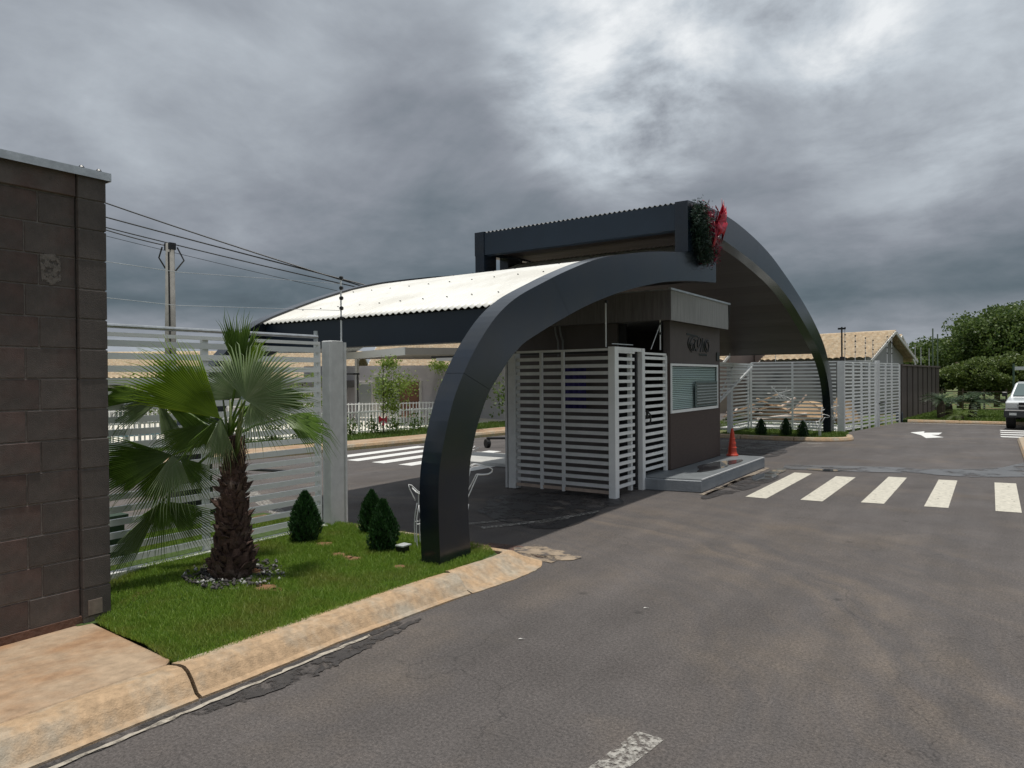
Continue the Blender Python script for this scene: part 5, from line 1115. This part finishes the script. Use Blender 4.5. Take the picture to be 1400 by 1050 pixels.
# distant woods as one mass
P = []
for k in range(260):
    az = R(rng.uniform(-12, 80)); d = rng.uniform(120, 190); c = np.array((-math.sin(az)*d, math.cos(az)*d, rng.uniform(-.6, 1.6))); u = rng.normal(size=(70, 3)); P.append(c+u*np.array([3.2, 3.2, 1.0]))
tag(stuff(leafobj('distant_woods', np.concatenate(P), 1.3, TREEL, asp=.4)), 'low distant belt of trees along the horizon', 'woods')

def cycad(x, y, z, h, rad, label, n=26, m=CYC, seed=0):
    r_ = np.random.default_rng(seed+50); t = thing('cycad', label, 'plant', (x, y, z), 'cycads on the lawn')
    q = MB(); q.lathe([(.10, 0), (.13, h*.35), (.12, h*.8), (.06, h)], (x, y, z), 10); q.build('trunk', TRUNKM, t)
    for k in range(n):
        a = k*2.4+r_.normal()*.1; el = r_.uniform(.15, 1.1); L = rad*r_.uniform(.85, 1.15); V = []; F = []; pts = []
        for i in range(12):
            s_ = i/11; rr = L*s_*math.cos(el*(1-s_*.5)); zz = z+h+L*(math.sin(el)*s_-.62*s_*s_); pts.append(np.array((x+math.cos(a)*rr, y+math.sin(a)*rr, zz)))
        sd = np.array((-math.sin(a), math.cos(a), 0)); o = np.array(ORG[t.name])
        for i in range(1, 12):
            w_ = .17*rad*math.sin(math.pi*min(1, i/11*.9+.08)); dv = pts[i]-pts[i-1]
            for s_ in (-1, 1):
                kk = len(V); V += [pts[i-1]-o, pts[i-1]+dv*.55-o, pts[i]+sd*w_*s_+np.array((0, 0, .03))-o]; F.append((kk, kk+1, kk+2))
        link('frond', npmesh('frond', V, np.array(F), m), t)
cycad(-1.50, 28.1, .08, .62, .80, 'dark cycad with thick trunk close to the brown wall', seed=1)
cycad(-.62, 29.3, .08, .55, 1.15, 'widest dark cycad in the middle of the far lawn', 34, seed=2)
cycad(-1.35, 29.6, .08, .5, .7, 'small dark cycad behind the wall-side one', seed=3)
cycad(-.95, 27.6, .08, .16, .62, 'low pale young cycad between the dark ones', 22, LIME and TREEY, seed=4)
# young street trees and hedge plants inside
def sapling(x, y, z, h, label, m=LIME, n=420, bow=False, seed=0):
    r_ = np.random.default_rng(seed+90); t = thing('young_tree', label, 'tree', (x, y, z), 'young trees inside the gates')
    q = MB(); q.tube([(x, y, z), (x+.02, y, z+h*.95)], [.02, .012], 6); q.build('trunk', TWIG, t)
    P = []; 
    for f, s_ in ((.98, .22), (.74, .42), (.70, .36), (.55, .34), (.40, .22), (.62, .3)):
        c = np.array((x+r_.normal()*.28, y+r_.normal()*.28, z+h*f)); P.append(c+r_.normal(size=(n//6, 3))*np.array([s_*.6, s_*.6, s_*.42]))
        q = MB(); q.tube([(x, y, z+h*(f-.12)), tuple(c)], [.010, .004], 5); q.build('branch', TWIG, t)
    stuff(leafobj('leaves', np.concatenate(P), .085, m, t, asp=.22))
    if bow:
        q = MB(); q.add([(x+.05, y-.03, z+.45), (x+.2, y-.05, z+.56), (x+.2, y-.05, z+.36), (x-.1, y-.05, z+.56), (x-.1, y-.05, z+.36), (x+.1, y-.06, z+.3), (x, y-.06, z+.3)], [(0, 1, 2), (0, 4, 3), (0, 6, 5)])
        o = q.build('ribbon', RED, t, fix=False); sm = o.modifiers.new('s', 'SOLIDIFY'); sm.thickness = .02
sapling(-14.0, 14.1, .02, 2.05, 'young tree with light leaves and red bow on its trunk, right of the broad column', bow=True, n=2600, seed=1)
sapling(-12.9, 16.3, .02, 2.0, 'young tree with light leaves just left of the near arch leg', n=2600, seed=2)
sapling(-15.6, 8.8, .0, 1.9, 'young tree behind the palm fence beside the pale blue table', n=1500, seed=3)
sapling(-14.7, 11.9, .0, 1.7, 'young tree with red bow behind the right palm leaves', n=1000, bow=True, seed=4)
k = 0
places = ['first from the left', 'second', 'third', 'fourth', 'fifth', 'sixth', 'seventh', 'eighth', 'ninth', 'tenth']
for i in range(10):
    f = i/9; x = -14.95+f*.85; y = 10.3+f*7.0; r_ = np.random.default_rng(300+i); t = thing('hedge_plant', 'small dark plant at the foot of the front railing, %s' % places[i] if i else 'small dark plant at the foot of the front railing, first from the left', 'plant', (x, y, .03), 'young plants along the front railing')
    q = MB()
    for j in range(5): a = r_.uniform(0, 6.28); q.tube([(x, y, .0), (x+math.cos(a)*.13, y+math.sin(a)*.13, .3+r_.uniform(0, .15))], [.008, .004], 4)
    q.build('stems', TWIG, t); stuff(leafobj('leaves', np.array([(x, y, .28)])+r_.normal(size=(150, 3))*[.13, .13, .12], .09, TREEL, t, asp=.3))
# shrubs and rocks right of the near arch leg, beyond the inner street
t = thing('bush', 'round light green bush beyond the inner street, right of the near arch leg', 'bush', (-13.2, 20.5, 0))
q = MB(); q.tube([(-13.2, 20.5, 0), (-13.2, 20.5, .7)], .03, 6); q.build('stem', TWIG, t)
stuff(leafobj('leaves', np.array([(-13.2, 20.5, .95)])+rng.normal(size=(2600, 3))*[.55, .55, .36], .13, TREEL, t, asp=.35)); stuff(leafobj('pale_leaves', np.array([(-13.1, 20.4, 1.25)])+rng.normal(size=(900, 3))*[.35, .35, .26], .13, LIME, t, asp=.35))
# lamp post inside
t = thing('garden_lamp', 'thin black garden lamp in front of the clubhouse windows', 'lamp', (-18.4, 17.3, -.2))
q = MB(); q.tube([(-18.4, 17.3, -.3), (-18.4, 17.3, 1.75)], .03, 6); q.build('pole', BLACK, t); q = MB(); q.box(-18.75, -18.35, 17.05, 17.35, 1.75, 1.81); q.build('lamp_head', BLACK, t)
# timber pile behind the exit fence
t = thing('timber_pile', 'heap of tan boards and sheets behind the exit fence', 'boards', (-6.6, 26, 0))
for (x, y, L, a, tilt, w_, m_) in ((-7.3, 26.0, 2.0, .2, .42, .9, TAN), (-6.3, 26.1, 1.7, .3, -.40, .8, TAN), (-6.9, 25.6, 1.9, .1, .30, .5, TAN), (-5.6, 26.3, 1.5, -.1, .25, .7, TAN), (-5.2, 25.9, 1.3, .2, -.3, .5, TAN), (-6.4, 26.6, 1.2, .5, .6, .3, PINKB), (-5.9, 26.9, 1.0, .2, .9, .25, PINKB),
                                  (-4.6, 26.5, 1.1, .6, .45, .3, PINKB), (-7.6, 25.4, 1.2, -.4, .15, .35, PINKB), (-4.9, 25.2, 1.5, .05, .08, .6, TAN), (-6.0, 25.1, 1.6, .15, .12, .4, PINKB)):
    d = Vector((math.cos(a)*math.cos(tilt), math.sin(a)*math.cos(tilt), math.sin(tilt))); c = Vector((x, y, .12+abs(math.sin(tilt))*L/2)); q = MB(); q.bar(c-d*L/2, c+d*L/2, w_, .05); q.build('board', m_, t)
q = MB()
for i in range(60): 
    x, y = rng.uniform(-8, -4), rng.uniform(25, 27.3); a = rng.uniform(0, 3.14); L = rng.uniform(.3, .9); zz = rng.uniform(.03, .35); q.bar((x, y, zz), (x+math.cos(a)*L, y+math.sin(a)*L, zz+rng.uniform(-.1, .25)), .07, .03)
stuff(q.build('offcuts', PINKB, t))
for (x0_, x1_, y_, h_, d_) in ((-7.6, -5.6, 25.6, .62, 1.0), (-6.2, -4.2, 25.2, .78, .9), (-4.9, -3.9, 25.9, .85, .7)):
    q = MB(); xm = x0_+(x1_-x0_)*.45; q.add([(x0_, y_, -.05), (x1_, y_, -.05), (x1_+.2, y_+d_, -.05), (x0_+.2, y_+d_, -.05), (xm, y_+.3, h_), (xm+.4, y_+d_*.8, h_*.85), (x0_+.5, y_+.1, h_*.45), (x1_-.4, y_+.1, h_*.5)], [(0, 1, 7, 4, 6), (1, 2, 5, 4, 7), (2, 3, 5), (3, 0, 6, 4, 5)]); q.build('tarpaulin_heap', TAN, t)
g = grass([(-7.5, 21.7), (-3.4, 21.7), (-3.0, 27), (-9, 30)], 16000, .09, .03, -.05, GRASSF); tag(g, 'rough grass behind the exit fence', 'grass')

# ------------------------------------------------------------ utility pole and wires
t = thing('utility_pole', 'grey concrete utility pole behind the left fence', 'pole', (-26.1, 14.9, -.7))
q = MB(); q.tube([(-26.1, 14.9, -.7), (-26.05, 14.93, 6.85)], [.24, .155], 10); q.build('shaft', POLEM, t, smooth=True)
q = MB(); q.box(-26.25, -25.85, 14.8, 15.05, 6.6, 6.86); q.tube([(-26.2, 14.7, 6.7), (-26.35, 14.65, 6.3), (-26.25, 14.85, 5.9)], .03, 5); q.tube([(-25.85, 15.1, 6.7), (-25.65, 15.25, 6.2), (-25.9, 15.05, 5.8)], .03, 5); q.build('fittings', BLACK, t)
q = MB(); q.tube([(-25.93, 14.80, 6.5), (-25.90, 14.80, 2.0)], .035, 6); q.build('cable_duct', BLACK, t)
def cable(a, b_, sag, label, r=.022):
    q = MB(); a = Vector(a); b_ = Vector(b_); q.tube([a.lerp(b_, i/16)-Vector((0, 0, sag*4*(i/16)*(1-i/16))) for i in range(17)], r, 5); tag(q.build('power_cable', BLACK, smooth=True), label, 'cable', 'overhead cables')
A_ = Vector((-28.13, 13.54, 0)); B_ = Vector((-19.4, 19.47, 0)); D_ = A_-(B_-A_)*.8; E_ = B_+(B_-A_)*.6
def cab(z0, z1_, sag, l, r=.022):
    s_ = (z1_-z0); cable((D_.x, D_.y, z0-s_*.8), (E_.x, E_.y, z1_+s_*.6), sag, l, r)
cab(8.75, 5.2, .35, 'topmost overhead cable above the utility pole', .026); cab(8.0, 5.14, .12, 'second overhead cable from the top, just under the topmost', .026); cab(7.72, 5.1, .25, 'third overhead cable, passing the pole top', .022); cab(7.35, 4.75, .2, 'lowest thin overhead cable', .010)
cable((-30.5, 11.9, 8.5), (-26.1, 14.9, 6.75), .15, 'service cable running down to the pole top')
# thin fence wires of the electric fence
for zz, nme in ((2.60, 'upper'), (2.32, 'lower')):
    q = MB(); q.tube([(-5.66, 1.6, zz-.05), (-5.66, 3.3, zz-.09), (-5.65, 5.09, zz)], .0022, 4); tag(q.build('fence_wire', GALV), nme+' thin electric fence wire above the palm fence', 'wire')

# ------------------------------------------------------------ pickup
def pickup(x, y, rz):
    t = thing('pickup_truck', 'silver pickup truck with dark bumper facing the camera at the right edge', 'pickup truck', (0, 0, 0)); 
    W2 = .86
    q = MB()   # body: nose at y=0, tail at y=5.1
    q.prism([(.05, .55), (.05, .92), (.16, .99), (1.25, 1.09), (1.3, 1.09), (3.2, 1.12), (5.1, 1.12), (5.1, .55), (4.6, .42), (.6, .42)], -W2, W2, 'x'); q.build('body', CARP, t, bevel=.04)
    q = MB(); q.add([(sx*w_, yy, zz) for (yy, zz, w_) in ((1.15, 1.08, .80), (1.75, 1.58, .66), (2.95, 1.62, .66), (3.3, 1.12, .80)) for sx in (-1, 1)],
                    [(0, 1, 3, 2), (2, 3, 5, 4), (4, 5, 7, 6), (0, 2, 4, 6), (1, 7, 5, 3)]); q.build('cabin', CARP, t, bevel=.03)
    q = MB(); q.add([(-.72, 1.2, 1.12), (.72, 1.2, 1.12), (.60, 1.72, 1.545), (-.60, 1.72, 1.545)], [(0, 1, 2, 3)]); q.v = [(a, b_-.035, c+.02) for a, b_, c in q.v]; q.build('windscreen', CARG, t, fix=False)
    for s_ in (-1, 1):
        q = MB(); q.add([(s_*.785, 1.45, 1.14), (s_*.785, 3.1, 1.16), (s_*.685, 2.85, 1.54), (s_*.685, 1.85, 1.53)], [(0, 1, 2, 3)]); q.v = [(a+s_*.015, b_, c) for a, b_, c in q.v]; q.build('side_window', CARG, t, fix=False)
        q = MB(); q.box(min(s_*.52, s_*.85), max(s_*.52, s_*.85), -.005, .12, .72, .93); q.build('headlight', LAMPG, t, bevel=.02)
        q = MB(); q.box(min(s_*.88, s_*1.04), max(s_*.88, s_*1.04), 1.35, 1.45, 1.1, 1.26); q.build('mirror', BLACK, t, bevel=.02)
        q = MB(); q.box(min(s_*.55, s_*.75), max(s_*.55, s_*.75), -.115, -.09, .5, .58); q.build('fog_lamp', LAMPG, t)
        for yy in (.85, 4.1):
            wh = link('wheel', None, t); ORG[wh.name] = Vector((0, 0, 0))
            wh2 = MB(); n = 22; wh2.tube([(s_*.62, yy, .34), (s_*.64, yy, .34), (s_*.86, yy, .34), (s_*.88, yy, .34)], [.31, .34, .34, .31], n); wh2.build('tyre', TYRE, wh); q = MB(); q.tube([(s_*.881, yy, .34), (s_*.89, yy, .34)], .2, 14); q.build('rim', CHROME, wh)
    q = MB(); q.box(-.5, .5, -.012, .06, .70, .93); gr = q.build('grille', BLACK, t)
    q = MB(); q.box(-.51, .51, -.03, -.012, .80, .835); q.build('grille_bar', CHROME, gr)
    q = MB(); q.box(-.9, .9, -.10, .25, .42, .68); q.build('bumper', mat('dark_bumper', (.03, .032, .035), .5), t, bevel=.03)
    q = MB(); q.box(-.2, .2, -.125, -.105, .50, .62); pl = q.build('number_plate', PLATEM, t)
    for k in range(7): q = MB(); q.box(-.16+k*.047, -.16+k*.047+.03, -.131, -.127, .525, .595); q.build('plate_character', PLATEC, pl)
    t.location = (x, y, 0); t.rotation_euler = (0, 0, rz); t.scale = (.86, .86, .84)
pickup(1.0, 24.7, R(-4))
# street name post and slim posts on the far lawn
t = thing('street_sign', 'slim post with pale blank sign plate left of the pickup', 'sign', (1.2, 33.5, 0)); 
q = MB(); q.tube([(.62, 33.5, 0), (.62, 33.5, 2.0)], .04, 6); q.build('post', mat('green_post', (.08, .13, .09), .6), t); q = MB(); q.box(.64, 1.3, 33.48, 33.52, 1.75, 1.88); q.build('plate', WHITED, t)
for i, (x, y, h_) in enumerate(((-2.2, 35.6, 3.6), (-2.08, 36.6, 3.4), (-2.5, 31.0, 2.75), (-2.42, 32.5, 2.7), (-2.25, 34.2, 2.7))):
    q = MB(); q.tube([(x, y, 0.02), (x, y, h_)], .03 if i < 2 else .014, 6); tag(q.build('wall_rod', mat('rod_'+str(i), (.14, .19, .13) if i < 2 else (.6, .6, .6), .6)), ('taller green rod at the far end of the brown wall', 'second green rod at the far end of the brown wall', 'first pale rod above the brown wall', 'second pale rod above the brown wall', 'third pale rod above the brown wall')[i], 'rod')
# far country fence behind the lawn
t = thing('wire_fence', 'low post fence behind the cycads', 'fence', (0, 37.5, 0))
for k in range(14): q = MB(); q.box(-2.0+k*.8, -1.93+k*.8, 37.5, 37.57, -.1, .95); q.build('post', TRUNKM, t)
for zz in (.35, .8): q = MB(); q.box(-2.1, 9, 37.52, 37.54, zz, zz+.04); q.build('rail', TRUNKM, t)
# litter on the road
for i, (x, y, l) in enumerate(((-2.0, 4.5, 'scrap of white paper on the road near the kerb nose'), (-2.4, 3.55, 'tiny white scrap in the middle of the road'))):
    q = MB(); q.add([(x, y, .008), (x+.03, y+.012, .012), (x+.034, y+.02, .008), (x+.006, y+.012, .010)], [(0, 1, 2, 3)]); o = q.build('paper_scrap', BARGE, fix=False); sm = o.modifiers.new('s', 'SOLIDIFY'); sm.thickness = .002; tag(o, l, 'litter')
